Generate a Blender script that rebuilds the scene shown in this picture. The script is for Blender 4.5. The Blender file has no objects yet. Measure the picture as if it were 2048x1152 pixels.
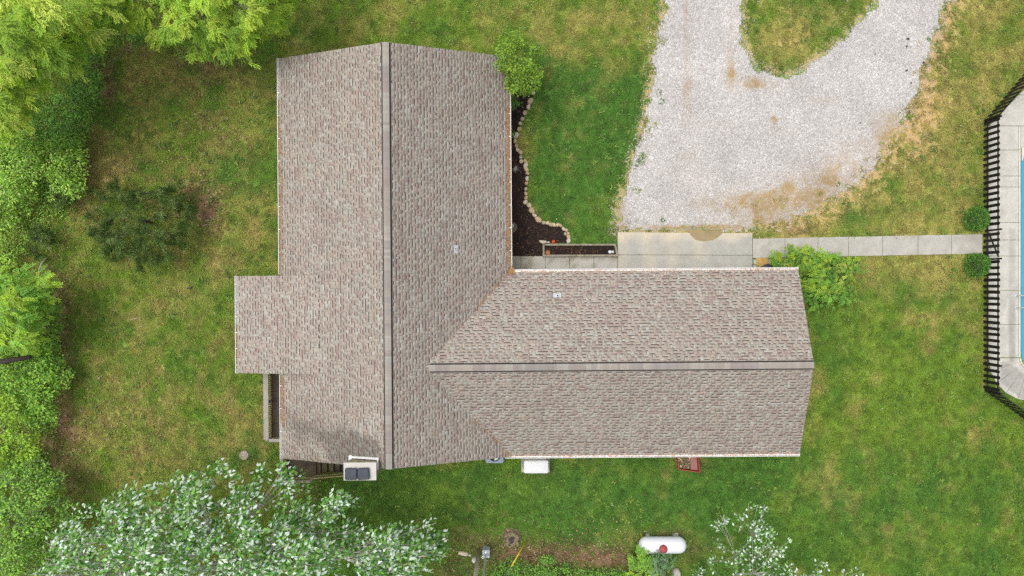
import bpy, math, random
import numpy as np
from math import radians, sin, cos, pi, sqrt

# ------------------------------------------------------------------ camera, sky, sun, exposure
SC = bpy.context.scene
COL = SC.collection
S = 0.02838            # metres per photo pixel at ground level (photo 2048 wide)
HC = 40.0              # camera height
cam_d = bpy.data.cameras.new('camera')
cam = bpy.data.objects.new('camera', cam_d)
COL.objects.link(cam)
cam.location = (0, 0, HC)
cam.rotation_euler = (0, 0, 0)
cam_d.sensor_width = 36.0
cam_d.lens = 18.0 / (1024 * S / HC)
cam_d.clip_start = 0.5
cam_d.clip_end = 2000
SC.camera = cam

SUN_EL, SUN_AZ = radians(73), radians(295)      # azimuth clockwise from north (+Y)
wd = bpy.data.worlds.new('World')
SC.world = wd
wd.use_nodes = True
wn = wd.node_tree.nodes
wl = wd.node_tree.links
wn.clear()
sky = wn.new('ShaderNodeTexSky')
sky.sky_type = 'NISHITA'
sky.sun_disc = False
sky.sun_elevation = SUN_EL
sky.sun_rotation = SUN_AZ
sky.air_density = 1.0
sky.dust_density = 4.0
hs = wn.new('ShaderNodeHueSaturation')
hs.inputs['Saturation'].default_value = 0.28     # bright overcast: cloud takes the blue out
bg = wn.new('ShaderNodeBackground')
bg.inputs['Strength'].default_value = 0.15
wo = wn.new('ShaderNodeOutputWorld')
wl.new(sky.outputs[0], hs.inputs['Color'])
wl.new(hs.outputs[0], bg.inputs[0])
wl.new(bg.outputs[0], wo.inputs[0])

sd = bpy.data.lights.new('sun', 'SUN')
sd.energy = .80
sd.angle = radians(30)
sd.color = (1.0, 0.965, 0.91)
sun = bpy.data.objects.new('sun', sd)
COL.objects.link(sun)
sun.rotation_euler = (pi / 2 - SUN_EL, 0, pi - SUN_AZ)

SC.view_settings.view_transform = 'Standard'
SC.view_settings.look = 'None'
SC.view_settings.exposure = 0.56
SC.view_settings.gamma = 1
SC.view_settings.use_curve_mapping = False
SC.render.engine = 'CYCLES'
SC.cycles.max_bounces = 6
SC.cycles.diffuse_bounces = 3
SC.cycles.transmission_bounces = 3
SC.cycles.glossy_bounces = 2
SC.cycles.use_denoising = False

random.seed(7)
RNG = np.random.default_rng(7)
ROT = 0.0079           # the house stands turned by this much


# ------------------------------------------------------------------ helpers
def P(px, py, z=0.0):
    """photo pixel at height z -> world point"""
    k = S * (HC - z) / HC
    return np.array([(px - 1024) * k, (576 - py) * k, z])


def PA(pts, z=0.0):
    return np.array([P(a, b, z) for a, b in pts])


def lin(r, g, b):
    f = lambda c: (c / 255 / 12.92) if c / 255 <= .04045 else ((c / 255 + .055) / 1.055) ** 2.4
    return np.array([f(r), f(g), f(b)])


def inpoly(x, y, poly):
    x = np.asarray(x); y = np.asarray(y)
    c = np.zeros(x.shape, bool)
    n = len(poly)
    for i in range(n):
        x0, y0 = poly[i][:2]; x1, y1 = poly[(i + 1) % n][:2]
        if y0 == y1:
            continue
        m = ((y0 > y) != (y1 > y)) & (x < (x1 - x0) * (y - y0) / (y1 - y0) + x0)
        c ^= m
    return c


def sdist(x, y, poly):
    """signed distance, positive inside"""
    d = np.full(np.shape(x), 1e9)
    n = len(poly)
    for i in range(n):
        x0, y0 = poly[i][:2]; x1, y1 = poly[(i + 1) % n][:2]
        dx, dy = x1 - x0, y1 - y0
        L = dx * dx + dy * dy + 1e-12
        t = np.clip(((x - x0) * dx + (y - y0) * dy) / L, 0, 1)
        d = np.minimum(d, np.hypot(x - x0 - t * dx, y - y0 - t * dy))
    return np.where(inpoly(x, y, poly), d, -d)


def vnoise(x, y, scale, seed):
    r = np.random.default_rng(seed)
    G = r.random((256, 256))
    u = np.asarray(x) / scale + 1000.37; v = np.asarray(y) / scale + 1000.71
    iu = np.floor(u).astype(int); iv = np.floor(v).astype(int)
    fu = u - iu; fv = v - iv
    fu = fu * fu * (3 - 2 * fu); fv = fv * fv * (3 - 2 * fv)
    g = lambda a, b: G[a % 256, b % 256]
    return (g(iu, iv) * (1 - fu) * (1 - fv) + g(iu + 1, iv) * fu * (1 - fv)
            + g(iu, iv + 1) * (1 - fu) * fv + g(iu + 1, iv + 1) * fu * fv)


def fbm(x, y, scale, seed, octv=4):
    t = 0; a = 1; s = 0
    for i in range(octv):
        t = t + a * vnoise(x, y, scale / 2 ** i, seed + i); s += a; a *= .55
    return t / s


def smooth(a, b, x):
    t = np.clip((x - a) / (b - a), 0, 1)
    return t * t * (3 - 2 * t)


class MB:
    """collects geometry; build() links it as one mesh object"""
    def __init__(self):
        self.v = []; self.f = []; self.c = []; self.n = 0

    def raw(self, verts, faces, col=None):
        verts = np.asarray(verts, float).reshape(-1, 3)
        self.v.append(verts)
        for f in faces:
            self.f.append([i + self.n for i in f])
            self.c.append(col)
        self.n += len(verts)

    def hexa(self, c8, col=None):
        self.raw(c8, [(3, 2, 1, 0), (4, 5, 6, 7), (0, 1, 5, 4), (1, 2, 6, 5), (2, 3, 7, 6), (3, 0, 4, 7)], col)

    def box(self, x0, x1, y0, y1, z0, z1, col=None):
        self.hexa([(x0, y0, z0), (x1, y0, z0), (x1, y1, z0), (x0, y1, z0),
                   (x0, y0, z1), (x1, y0, z1), (x1, y1, z1), (x0, y1, z1)], col)

    def bar(self, a, b, w, h, col=None, up=(0, 0, 1)):
        a = np.array(a, float); b = np.array(b, float)
        d = b - a; d /= np.linalg.norm(d)
        s = np.cross(d, up)
        if np.linalg.norm(s) < 1e-6:
            s = np.array([1., 0, 0])
        s /= np.linalg.norm(s); u = np.cross(s, d)
        s *= w / 2; u *= h / 2
        self.hexa([a - s - u, a + s - u, b + s - u, b - s - u, a - s + u, a + s + u, b + s + u, b - s + u], col)

    def prism(self, poly, z0, z1, col=None, inset=0, chamfer=0):
        poly = np.asarray(poly, float)[:, :2]; n = len(poly)
        rings = [(poly, z0)]
        if chamfer:
            c = poly.mean(0)
            rings += [(poly, z1 - chamfer), (c + (poly - c) * (1 - inset), z1)]
        else:
            rings += [(poly, z1)]
        v = [(p[0], p[1], z) for r, z in rings for p in r]
        f = [tuple(range(n - 1, -1, -1))]
        for k in range(len(rings) - 1):
            for i in range(n):
                j = (i + 1) % n
                f.append((k * n + i, k * n + j, (k + 1) * n + j, (k + 1) * n + i))
        f.append(tuple(range((len(rings) - 1) * n, len(rings) * n)))
        self.raw(v, f, col)

    def tube(self, pts, rad, sides=6, col=None, cap=True):
        pts = [np.array(p, float) for p in pts]
        n = len(pts)
        if np.isscalar(rad):
            rad = [rad] * n
        v = []
        ref = np.array([0.31, 0.17, 0.93])
        for i, p in enumerate(pts):
            d = pts[min(i + 1, n - 1)] - pts[max(i - 1, 0)]
            d = d / (np.linalg.norm(d) + 1e-9)
            r_ = ref if abs(d @ ref) < .95 else np.array([1., 0, 0])
            a = np.cross(d, r_); a /= np.linalg.norm(a); b = np.cross(d, a)
            for k in range(sides):
                t = 2 * pi * k / sides
                v.append(p + rad[i] * (a * cos(t) + b * sin(t)))
        f = []
        for i in range(n - 1):
            for k in range(sides):
                k2 = (k + 1) % sides
                f.append((i * sides + k, (i + 1) * sides + k, (i + 1) * sides + k2, i * sides + k2))
        if cap:
            f.append(tuple(range(sides))); f.append(tuple(range((n - 1) * sides + sides - 1, (n - 1) * sides - 1, -1)))
        self.raw(v, f, col)

    def lathe(self, c, prof, sides=20, col=None, axis='z'):
        c = np.array(c, float); v = []; m = len(prof)
        for r, z in prof:
            for k in range(sides):
                t = 2 * pi * k / sides
                if axis == 'z':
                    v.append(c + (r * cos(t), r * sin(t), z))
                elif axis == 'x':
                    v.append(c + (z, r * cos(t), r * sin(t)))
                else:
                    v.append(c + (r * sin(t), z, r * cos(t)))
        f = []
        for i in range(m - 1):
            for k in range(sides):
                k2 = (k + 1) % sides
                f.append((i * sides + k, i * sides + k2, (i + 1) * sides + k2, (i + 1) * sides + k))
        f.append(tuple(range(sides - 1, -1, -1))); f.append(tuple(range((m - 1) * sides, m * sides)))
        self.raw(v, f, col)

    def build(self, name, mat, parent=None, smoothf=False, **props):
        me = bpy.data.meshes.new(name)
        v = np.concatenate(self.v) if self.v else np.zeros((0, 3))
        me.from_pydata(v.tolist(), [], self.f)
        if any(c is not None for c in self.c):
            at = me.attributes.new('tint', 'FLOAT_COLOR', 'FACE')
            arr = np.ones((len(self.f), 4))
            for i, c in enumerate(self.c):
                if c is not None:
                    arr[i, :3] = c
            at.data.foreach_set('color', arr.ravel())
        return link(name, me, mat, parent, smoothf, **props)


def link(name, me, mat, parent=None, smoothf=False, **props):
    if mat and len(me.materials) == 0:
        me.materials.append(mat)
    if smoothf:
        me.polygons.foreach_set('use_smooth', np.ones(len(me.polygons), bool))
    me.update()
    o = bpy.data.objects.new(name, me)
    COL.objects.link(o)
    if parent is not None:
        o.parent = parent
    for k, x in props.items():
        o[k] = x
    return o


def arrmesh(name, V, F, tint=None):
    """big numpy mesh: V (n,3), F (m,k) same k"""
    me = bpy.data.meshes.new(name)
    m, k = F.shape
    me.vertices.add(len(V)); me.vertices.foreach_set('co', np.ascontiguousarray(V, np.float32).ravel())
    me.loops.add(m * k); me.loops.foreach_set('vertex_index', np.ascontiguousarray(F, np.int32).ravel())
    me.polygons.add(m)
    me.polygons.foreach_set('loop_start', np.arange(0, m * k, k, dtype=np.int32))
    me.polygons.foreach_set('loop_total', np.full(m, k, np.int32))
    me.update(calc_edges=True)
    if tint is not None:
        at = me.attributes.new('tint', 'FLOAT_COLOR', 'FACE')
        a = np.ones((m, 4), np.float32); a[:, :3] = tint
        at.data.foreach_set('color', a.ravel())
    return me


def thing(name, label, cat, loc=(0, 0, 0), rz=0, group=None):
    o = bpy.data.objects.new(name, None)
    o.empty_display_size = .3
    COL.objects.link(o)
    o.location = loc; o.rotation_euler = (0, 0, rz)
    o['label'] = label; o['category'] = cat
    if group:
        o['group'] = group
    return o


def tag(o, label, cat, group=None):
    o['label'] = label; o['category'] = cat
    if group:
        o['group'] = group
    return o


def structure(name, **k):
    o = bpy.data.objects.new(name, None)
    COL.objects.link(o)
    o['kind'] = 'structure'
    return o


# ------------------------------------------------------------------ materials
def M(name, col=(.5, .5, .5), rough=.8, spec=.3, metal=0, tint=False, n1=None, n2=None, bump=None, trans=0, twocol=None):
    """n = (scale, amount) brightness noise in object space; twocol = (scale, colour, lo, hi) blotches of another colour"""
    m = bpy.data.materials.new(name)
    m.use_nodes = True
    nt = m.node_tree; N = nt.nodes; L = nt.links
    N.clear()
    out = N.new('ShaderNodeOutputMaterial')
    b = N.new('ShaderNodeBsdfPrincipled')
    b.inputs['Roughness'].default_value = rough
    b.inputs['Metallic'].default_value = metal
    b.inputs['Specular IOR Level'].default_value = spec
    tc = N.new('ShaderNodeTexCoord')
    if tint:
        a = N.new('ShaderNodeAttribute'); a.attribute_name = 'tint'
        c = a.outputs['Color']
    else:
        r = N.new('ShaderNodeRGB'); r.outputs[0].default_value = (*col, 1)
        c = r.outputs[0]
    if twocol:
        tn = N.new('ShaderNodeTexNoise'); tn.inputs['Scale'].default_value = twocol[0]; tn.inputs['Detail'].default_value = 6
        L.new(tc.outputs['Object'], tn.inputs['Vector'])
        mr = N.new('ShaderNodeMapRange'); mr.inputs[1].default_value = twocol[2]; mr.inputs[2].default_value = twocol[3]
        L.new(tn.outputs['Fac'], mr.inputs[0])
        mx = N.new('ShaderNodeMix'); mx.data_type = 'RGBA'
        L.new(mr.outputs[0], mx.inputs[0]); L.new(c, mx.inputs[6]); mx.inputs[7].default_value = (*twocol[1], 1)
        c = mx.outputs[2]
    for n in (n1, n2):
        if n:
            tn = N.new('ShaderNodeTexNoise'); tn.inputs['Scale'].default_value = n[0]; tn.inputs['Detail'].default_value = 5
            L.new(tc.outputs['Object'], tn.inputs['Vector'])
            mr = N.new('ShaderNodeMapRange'); mr.inputs[1].default_value = .3; mr.inputs[2].default_value = .7
            mr.inputs[3].default_value = 1 - n[1]; mr.inputs[4].default_value = 1 + n[1]
            L.new(tn.outputs['Fac'], mr.inputs[0])
            vm = N.new('ShaderNodeVectorMath'); vm.operation = 'SCALE'
            L.new(c, vm.inputs[0]); L.new(mr.outputs[0], vm.inputs['Scale'])
            c = vm.outputs[0]
    L.new(c, b.inputs['Base Color'])
    if bump:
        tn = N.new('ShaderNodeTexNoise'); tn.inputs['Scale'].default_value = bump[0]; tn.inputs['Detail'].default_value = 4
        L.new(tc.outputs['Object'], tn.inputs['Vector'])
        bp = N.new('ShaderNodeBump'); bp.inputs['Strength'].default_value = bump[1]; bp.inputs['Distance'].default_value = bump[2] if len(bump) > 2 else .02
        L.new(tn.outputs['Fac'], bp.inputs['Height']); L.new(bp.outputs[0], b.inputs['Normal'])
    sh = b.outputs[0]
    if trans:
        t = N.new('ShaderNodeBsdfTranslucent'); L.new(c, t.inputs['Color'])
        ms = N.new('ShaderNodeMixShader'); ms.inputs[0].default_value = trans
        L.new(sh, ms.inputs[1]); L.new(t.outputs[0], ms.inputs[2]); sh = ms.outputs[0]
    L.new(sh, out.inputs['Surface'])
    return m


MT = {}
MT['white'] = M('white_paint', (.68, .68, .66), .45, n1=(3, .05))
MT['gutter'] = M('gutter_white', (.68, .67, .65), .4, twocol=(7, (.50, .42, .36), .58, .75))
MT['siding'] = M('siding', (.62, .60, .55), .6, n1=(2, .06))
MT['shingle'] = M('asphalt_shingle', tint=True, rough=.95, spec=.15, n1=(45, .10), n2=(.9, .06), bump=(160, .35, .006))
MT['roofdeck'] = M('roof_edge', (.50, .48, .45), .8)
MT['dark'] = M('dark_void', (.018, .016, .016), .9)
MT['debris'] = M('pine_needle_debris', tint=True, rough=.95, n1=(30, .35))
MT['metalgrey'] = M('galvanised', (.46, .48, .50), .4, spec=.5, metal=.4, n1=(6, .08))
MT['boxgrey'] = M('grey_enamel', (.33, .37, .40), .45, n1=(5, .06))
MT['navy'] = M('flue_cover', (.040, .046, .062), .42, n1=(4, .18))
MT['chimneycap'] = M('chimney_cap', (.50, .475, .43), .7, n1=(2.5, .10), n2=(14, .05), bump=(20, .2))
MT['chase'] = M('weathered_board', (.34, .30, .19), .85, twocol=(5, (.10, .075, .055), .48, .66), n1=(18, .2))
MT['deck'] = M('wet_deck_board', (.075, .052, .034), .6, n1=(2.5, .35), n2=(22, .2), twocol=(1.3, (.09, .08, .03), .5, .72))
MT['rail'] = M('weathered_rail', (.31, .29, .255), .8, n1=(8, .15), n2=(40, .1), bump=(30, .3))
MT['baluster'] = M('mossy_wood', (.36, .30, .14), .85, n1=(8, .25))
MT['concrete'] = M('concrete', (.37, .36, .31), .85, n1=(1.3, .10), n2=(7, .08), bump=(60, .25), twocol=(.55, (.27, .265, .225), .50, .68))
MT['timber'] = M('old_timber', (.27, .235, .175), .85, n1=(9, .22), n2=(40, .12), twocol=(3, (.15, .145, .075), .5, .68), bump=(30, .4))
MT['mulch'] = M('black_mulch', (.022, .015, .013), .95, n1=(18, .5), n2=(4, .3), bump=(30, .9, .05))
MT['chip'] = M('mulch_chip', tint=True, rough=.9)
MT['stone'] = M('border_stone', (.47, .355, .195), .85, n1=(7, .18), n2=(30, .12), bump=(14, .6, .03), twocol=(3.2, (.50, .43, .33), .5, .65))
MT['picket'] = M('black_fence_paint', (.017, .013, .014), .6, n1=(6, .25))
MT['fencerail'] = M('fence_rail_paint', (.045, .036, .032), .7, n1=(6, .25))
MT['red'] = M('red_paint', (.33, .045, .04), .55, n1=(6, .15))
MT['redin'] = M('faded_red_board', (.30, .15, .13), .8, n1=(8, .15))
MT['plastic'] = M('white_enclosure', (.66, .67, .67), .35, n1=(2, .02))
MT['taupe'] = M('taupe_enclosure', (.30, .28, .25), .5, n1=(5, .08))
MT['tank'] = M('tank_white', (.67, .68, .71), .3, spec=.5, n1=(2, .03), twocol=(11, (.70, .68, .66), .66, .8))
MT['reddome'] = M('red_dome', (.31, .055, .055), .5, n1=(7, .15))
MT['acblue'] = M('ac_grey', (.24, .29, .34), .5, n1=(5, .08))
MT['bark'] = M('bark', (.17, .145, .12), .9, n1=(6, .25), bump=(12, .8, .05))
MT['palebark'] = M('pale_bark', (.40, .37, .32), .85, n1=(6, .2))
MT['darkbark'] = M('dark_bark', (.055, .045, .038), .9, n1=(6, .25))
MT['pole'] = M('pole_wood', (.58, .50, .37), .85, n1=(5, .2), n2=(30, .15))
MT['stump'] = M('stump_wood', (.19, .15, .095), .95, n1=(9, .45), twocol=(5, (.20, .19, .09), .48, .65), bump=(10, 1, .08))
MT['stumpcut'] = M('stump_cut', (.36, .22, .12), .9, n1=(9, .3))
MT['yellow'] = M('yellow_plastic', (.70, .50, .02), .4)
MT['terracotta'] = M('terracotta', (.30, .13, .06), .8, n1=(9, .2))
MT['orange'] = M('orange_red', (.62, .07, .02), .45)
MT['black'] = M('black_plastic', (.022, .022, .028), .45)
MT['water'] = M('pool_water', (.035, .30, .46), .06, spec=.5, n1=(1.1, .05), bump=(1.6, .15, .04))
MT['puddle'] = M('muddy_water', (.27, .205, .10), .12, spec=.5, n1=(3, .12))
MT['coping'] = M('pool_coping', (.56, .535, .47), .7, n1=(4, .05))
MT['chrome'] = M('ladder_rail', (.85, .85, .85), .25, spec=.6)
MT['leaf'] = M('leaf', tint=True, rough=.5, spec=.35, trans=.30)
MT['needle'] = M('needle', tint=True, rough=.6, spec=.25, trans=.35)
MT['lid'] = M('concrete_lid', (.33, .28, .22), .9, n1=(9, .2), n2=(30, .15), bump=(25, .5))
MT['bareclay'] = M('clay', (.42, .27, .09), .95, n1=(6, .2), bump=(20, .5))
MT['clod'] = M('clod', (.06, .05, .04), .95)
MT['twig'] = M('pale_twig', (.45, .40, .32), .9)
MT['glass'] = M('meter_glass', (.05, .055, .06), .15, spec=.6)


# ------------------------------------------------------------------ shapes shared by ground and setting (photo pixels)
DRIVE = [(1345, -160), (1328, 0), (1317, 60), (1304, 130), (1294, 200), (1284, 258), (1268, 312), (1250, 362), (1238, 408), (1233, 452),
         (1233, 466), (1506, 466), (1520, 452), (1560, 448), (1605, 430), (1650, 408), (1695, 382), (1735, 350), (1757, 318), (1780, 285),
         (1806, 240), (1832, 185), (1856, 118), (1880, 55), (1899, 0), (1935, -160)]
ISLAND = [(1490, -160), (1489, 0), (1487, 78), (1500, 118), (1528, 143), (1575, 150), (1630, 121), (1690, 74), (1741, 12), (1752, 0), (1850, -160)]
BED = [(995, 150), (1068, 170), (1066, 190), (1058, 212), (1047, 236), (1037, 262), (1031, 285), (1040, 303), (1052, 330), (1055, 360), (1052, 395),
       (1062, 420), (1082, 443), (1118, 450), (1134, 462), (1139, 486), (1085, 486), (1085, 513), (1000, 512)]
HOUSE = [(475, 552), (561, 549), (559, 112), (775, 84), (1010, 116), (1019, 541), (1595, 538), (1625, 730), (1600, 908), (1000, 913), (777, 935),
         (690, 926), (690, 955), (570, 955), (563, 878), (526, 876), (526, 746), (477, 746)]
APRON = [(1235, 465), (1505, 466), (1505, 556), (1235, 556)]
WALKL = [(1000, 512), (1235, 511), (1235, 560), (1000, 560)]
WALKR = [(1505, 477), (1966, 468), (1966, 508), (1505, 517)]
POOLD = [(2300, 40), (2110, 120), (2048, 180), (2012, 222), (1984, 252), (1976, 280), (1976, 735), (1990, 765), (2008, 786), (2030, 800), (2060, 808), (2300, 812)]


def W(poly, z=0):
    return [tuple(P(a, b, z)[:2]) for a, b in poly]


# ------------------------------------------------------------------ ground sheet with the lawn's colours
fx = np.arange(-40, 40.01, .2); fy = np.arange(-26, 26.01, .2)
gx = np.concatenate([[-600, -250, -120, -70, -50, -43], fx, [43, 50, 70, 120, 250, 600]])
gy = np.concatenate([[-600, -250, -120, -70, -45, -30], fy, [30, 45, 70, 120, 250, 600]])
GX, GY = np.meshgrid(gx, gy)
X = GX.ravel(); Y = GY.ravel()
PX = X / S + 1024; PY = 576 - Y / S


def patches(lst):
    t = np.zeros_like(PX)
    for px, py, rx, ry, a in lst:
        t += a * np.exp(-((PX - px) / rx) ** 2 - ((PY - py) / ry) ** 2)
    return t


nA = fbm(X, Y, 3.2, 11, 5); nB = fbm(X, Y, 1.1, 23, 4); nC = fbm(X, Y, 7, 37, 3); nD = fbm(X, Y, .6, 41, 2)
west = smooth(620, 480, PX)
east = smooth(1640, 1790, PX) * smooth(760, 560, PY)
south = smooth(860, 960, PY) * smooth(560, 660, PX)
lushc = smooth(1035, 1090, PX) * smooth(1330, 1270, PX) * smooth(60, 190, PY) * smooth(560, 500, PY)
dry = (.20 + (.30 - .16 * smooth(520, 640, PY)) * west + .40 * east - .30 * south * smooth(1700, 1550, PX) - .12 * south - .30 * lushc
       + patches([(220, 340, 70, 40, .45), (400, 420, 70, 60, .35), (520, 250, 60, 70, .30), (480, 160, 60, 60, .18), (350, 180, 90, 80, .1), (1140, 100, 60, 45, .55), (1230, 60, 60, 30, .25),
                  (1100, 30, 80, 30, .3), (1600, 60, 90, 55, .55), (1600, 110, 60, 30, .3), (1850, 200, 45, 120, .35), (1600, 430, 90, 30, .5), (1880, 250, 60, 60, .2), (520, 860, 40, 60, .45), (455, 880, 20, 40, .3),
                  (180, 800, 90, 90, .22), (330, 850, 60, 60, .15), (300, 700, 60, 80, .15), (1800, 540, 80, 20, .3), (1760, 620, 60, 40, .1),
                  (1700, 1010, 120, 50, .22), (1960, 900, 60, 60, .1), (1500, 990, 60, 25, .12), (1270, 1070, 60, 25, .35), (700, 50, 120, 40, .15), (620, 980, 40, 20, .25),
                  (1830, 500, 60, 80, .15), (1750, 880, 80, 60, .10)]))
dry += (nA - .5) * 1.0 + (nB - .5) * 1.15 + (nD - .5) * 1.35 - .20 * smooth(1600, 1680, PX) * smooth(520, 620, PY) - .06 * west
lush = (.35 * south + .38 * south * smooth(1750, 1550, PX) + 1.0 * lushc + .25 * smooth(560, 760, PY) * smooth(1640, 1700, PX)
        + patches([(490, 320, 40, 25, .8), (560, 480, 25, 40, .7), (450, 360, 25, 20, .5), (490, 905, 30, 40, .9), (545, 790, 20, 60, .7), (1700, 425, 60, 45, .6), (1765, 330, 35, 30, .4),
                   (1510, 60, 20, 60, .6), (1540, 130, 60, 15, .6), (1640, 30, 60, 50, .35), (1890, 160, 14, 25, .7), (1970, 190, 15, 25, .6),
                   (1640, 690, 50, 130, .55), (880, 950, 160, 30, .35), (1500, 930, 150, 25, .3), (620, 50, 40, 60, .5), (880, 50, 90, 40, .3), (1080, 150, 30, 50, .6), (1400, 1010, 200, 60, .2), (1900, 480, 60, 14, .3)]))
lush += (nC - .5) * 1.2 - (nB - .5) * 1.1 + (fbm(X, Y, .9, 67, 3) - .5) * .9
soil = patches([(205, 110, 40, 60, .5), (220, 190, 18, 60, .9), (175, 320, 15, 40, .7), (150, 380, 20, 30, .8), (105, 560, 20, 60, .9), (130, 640, 22, 60, .8), (130, 740, 22, 60, .9),
                (125, 840, 30, 60, .8), (105, 900, 40, 60, .7), (150, 970, 50, 50, .8), (400, 110, 60, 30, .35), (440, 130, 40, 20, .4), (412, 415, 34, 52, 1.1), (330, 420, 60, 60, .25), (420, 210, 20, 60, .3), (400, 260, 20, 40, .3),
                (1020, 1110, 70, 30, .7), (1130, 1110, 100, 26, .95), (1230, 1120, 60, 26, .8), (950, 1080, 40, 25, .5), (900, 1150, 40, 30, .6), (1325, 1068, 60, 8, .8), (1385, 1100, 25, 30, .6),
                (1405, 930, 16, 12, .6), (1090, 950, 40, 8, .35), (1600, 460, 30, 12, .8), (1575, 440, 60, 25, .4), (1845, 230, 25, 90, .45), (1890, 80, 14, 80, .5), (1800, 310, 40, 30, .35),
                (1620, 560, 20, 40, .7), (300, 600, 40, 14, .3), (310, 860, 14, 60, .3), (345, 900, 14, 60, .3), (1860, 700, 12, 8, .6), (1135, 428, 8, 6, .9), (1225, 465, 8, 8, .6), (800, 60, 60, 18, .18)])
soil += (nB - .5) * .7 * west + (nD - .5) * .5 * west - .05 + (nD - .5) * .3
dW = {k: sdist(X, Y, W(v)) for k, v in dict(drive=DRIVE, island=ISLAND, bed=BED, house=HOUSE, apron=APRON, wl=WALKL, wr=WALKR, pool=POOLD).items()}
gravel = np.where(dW['island'] > 0, -dW['island'], dW['drive'])           # + inside the drive
edge_n = (nB - .5) * 1.6 + (nD - .5) * .9
clay = np.exp(-(np.clip(-gravel, 0, 9) / 1.1) ** 2) * (gravel < 0) * smooth(1480, 1700, PX + (PY - 300) * .3) * (dW['island'] < 0)
clay = np.maximum(clay, np.exp(-(dW['island'] / .45) ** 2) * .5 * (gravel < .3))
clay = np.maximum(clay, np.exp(-(gravel / .35) ** 2) * .8)
clay *= smooth(.15, .6, nB + .25)
clay = np.maximum(clay, np.clip(patches([(1862, 170, 30, 90, 1.0), (1890, 70, 20, 70, .9), (1812, 292, 36, 34, 1.0), (1835, 235, 34, 40, 1.0), (1570, 445, 60, 20, .6), (1565, 40, 24, 30, .7), (1570, 85, 40, 12, .6), (1665, 45, 8, 8, .7), (1900, 208, 8, 8, .7), (1930, 290, 14, 14, .5), (1965, 190, 10, 25, .7),
                                         (250, 330, 40, 14, .45), (210, 360, 14, 20, .5), (1965, 770, 6, 12, .6), (1855, 240, 10, 10, .6), (1850, 305, 16, 6, .6), (1925, 360, 12, 8, .5)]), 0, 1) * smooth(.3, .6, nD * .5 + nB * .5 + .1))
dry = np.clip(dry, 0, 1); lush = np.clip(lush, 0, 1); soil = np.clip(soil, 0, 1); clay = np.clip(clay, 0, 1)
hard = np.maximum.reduce([dW['bed'], dW['apron'], dW['wl'], dW['wr'], dW['pool'], dW['house'] - .9])
dens = smooth(.08, -.06, hard) * smooth(.25, -.25, gravel + edge_n * .5) * (1 - .80 * clay) * (1 - .62 * smooth(.25, .9, soil))
wf_ = smooth(39.8, 37, np.abs(X)) * smooth(25.8, 23, np.abs(Y))
dry = dry * wf_ + .4 * (1 - wf_); lush = lush * wf_ + .25 * (1 - wf_); soil = soil * wf_; clay = clay * wf_
inside_frame = (np.abs(X) < 36.5) & (np.abs(Y) < 23)
dens = np.maximum(dens, smooth(.9, .0, gravel) * smooth(-.3, .1, gravel) * .55 * smooth(.5, .62, nD * .5 + nB * .5) * (hard < -.05))
dens = np.maximum(dens, np.clip(patches([(1590, 425, 80, 26, .55), (1650, 395, 50, 30, .5), (1270, 300, 18, 80, .35)]), 0, 1) * smooth(.48, .62, nB * .4 + nD * .6) * (hard < -.05))
dens = dens * inside_frame
nxg, nyg = len(gx), len(gy)
idx = np.arange(nxg * nyg).reshape(nyg, nxg)
F = np.stack([idx[:-1, :-1], idx[:-1, 1:], idx[1:, 1:], idx[1:, :-1]], -1).reshape(-1, 4)
gz = (nA - .5) * .06 * inside_frame * (hard < -.5) * (gravel < -.5)
gme = arrmesh('ground', np.stack([X, Y, gz], 1), F)
at = gme.attributes.new('lawn', 'FLOAT_COLOR', 'POINT')
at.data.foreach_set('color', np.stack([dry, lush, soil, clay], 1).astype(np.float32).ravel())
at = gme.attributes.new('clay', 'FLOAT', 'POINT'); at.data.foreach_set('value', clay.astype(np.float32))
at = gme.attributes.new('density', 'FLOAT', 'POINT'); at.data.foreach_set('value', dens.astype(np.float32))
DIRT = [(1600, 400, 130, 38, .9), (1650, 360, 90, 40, .55), (1520, 440, 90, 40, .7), (1780, 270, 40, 50, .9), (1700, 310, 60, 50, .5), (1548, 238, 9, 7, 1.4), (1420, 410, 70, 20, .35),
                         (1460, 150, 14, 40, .8), (1500, 165, 20, 14, .7), (1540, 170, 60, 14, .5), (1372, 40, 9, 110, .5), (1374, 190, 12, 60, .5), (1462, 60, 8, 70, .45), (1440, 250, 60, 10, .4), (1650, 200, 70, 12, .35), (1380, 330, 60, 60, .3), (1290, 270, 8, 60, .5), (1245, 420, 10, 50, .6), (1370, 455, 130, 7, .9), (1840, 100, 14, 90, .3), (1560, 265, 60, 12, .25), (1340, 220, 40, 40, .2)]


def dirt_at(px, py):
    t = np.zeros_like(px)
    for a, b_, rx, ry, w in DIRT:
        t += w * np.exp(-((px - a) / rx) ** 2 - ((py - b_) / ry) ** 2)
    return t


sdens = smooth(-.55, .05, gravel + edge_n * .45) * (hard < .0)
sdens *= 1 - .55 * np.clip(dirt_at(PX, PY), 0, 1)
sdens = np.maximum(sdens, .10 * smooth(-2.4, -.4, gravel) * (hard < 0) * smooth(.45, .6, nB))
at = gme.attributes.new('stones', 'FLOAT', 'POINT'); at.data.foreach_set('value', (sdens * inside_frame).astype(np.float32))

COLS = dict(green=(.185, .295, .036), lush=(.080, .205, .034), dry=(.44, .375, .12), soil=(.22, .135, .08), clay=(.50, .345, .15))


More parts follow.
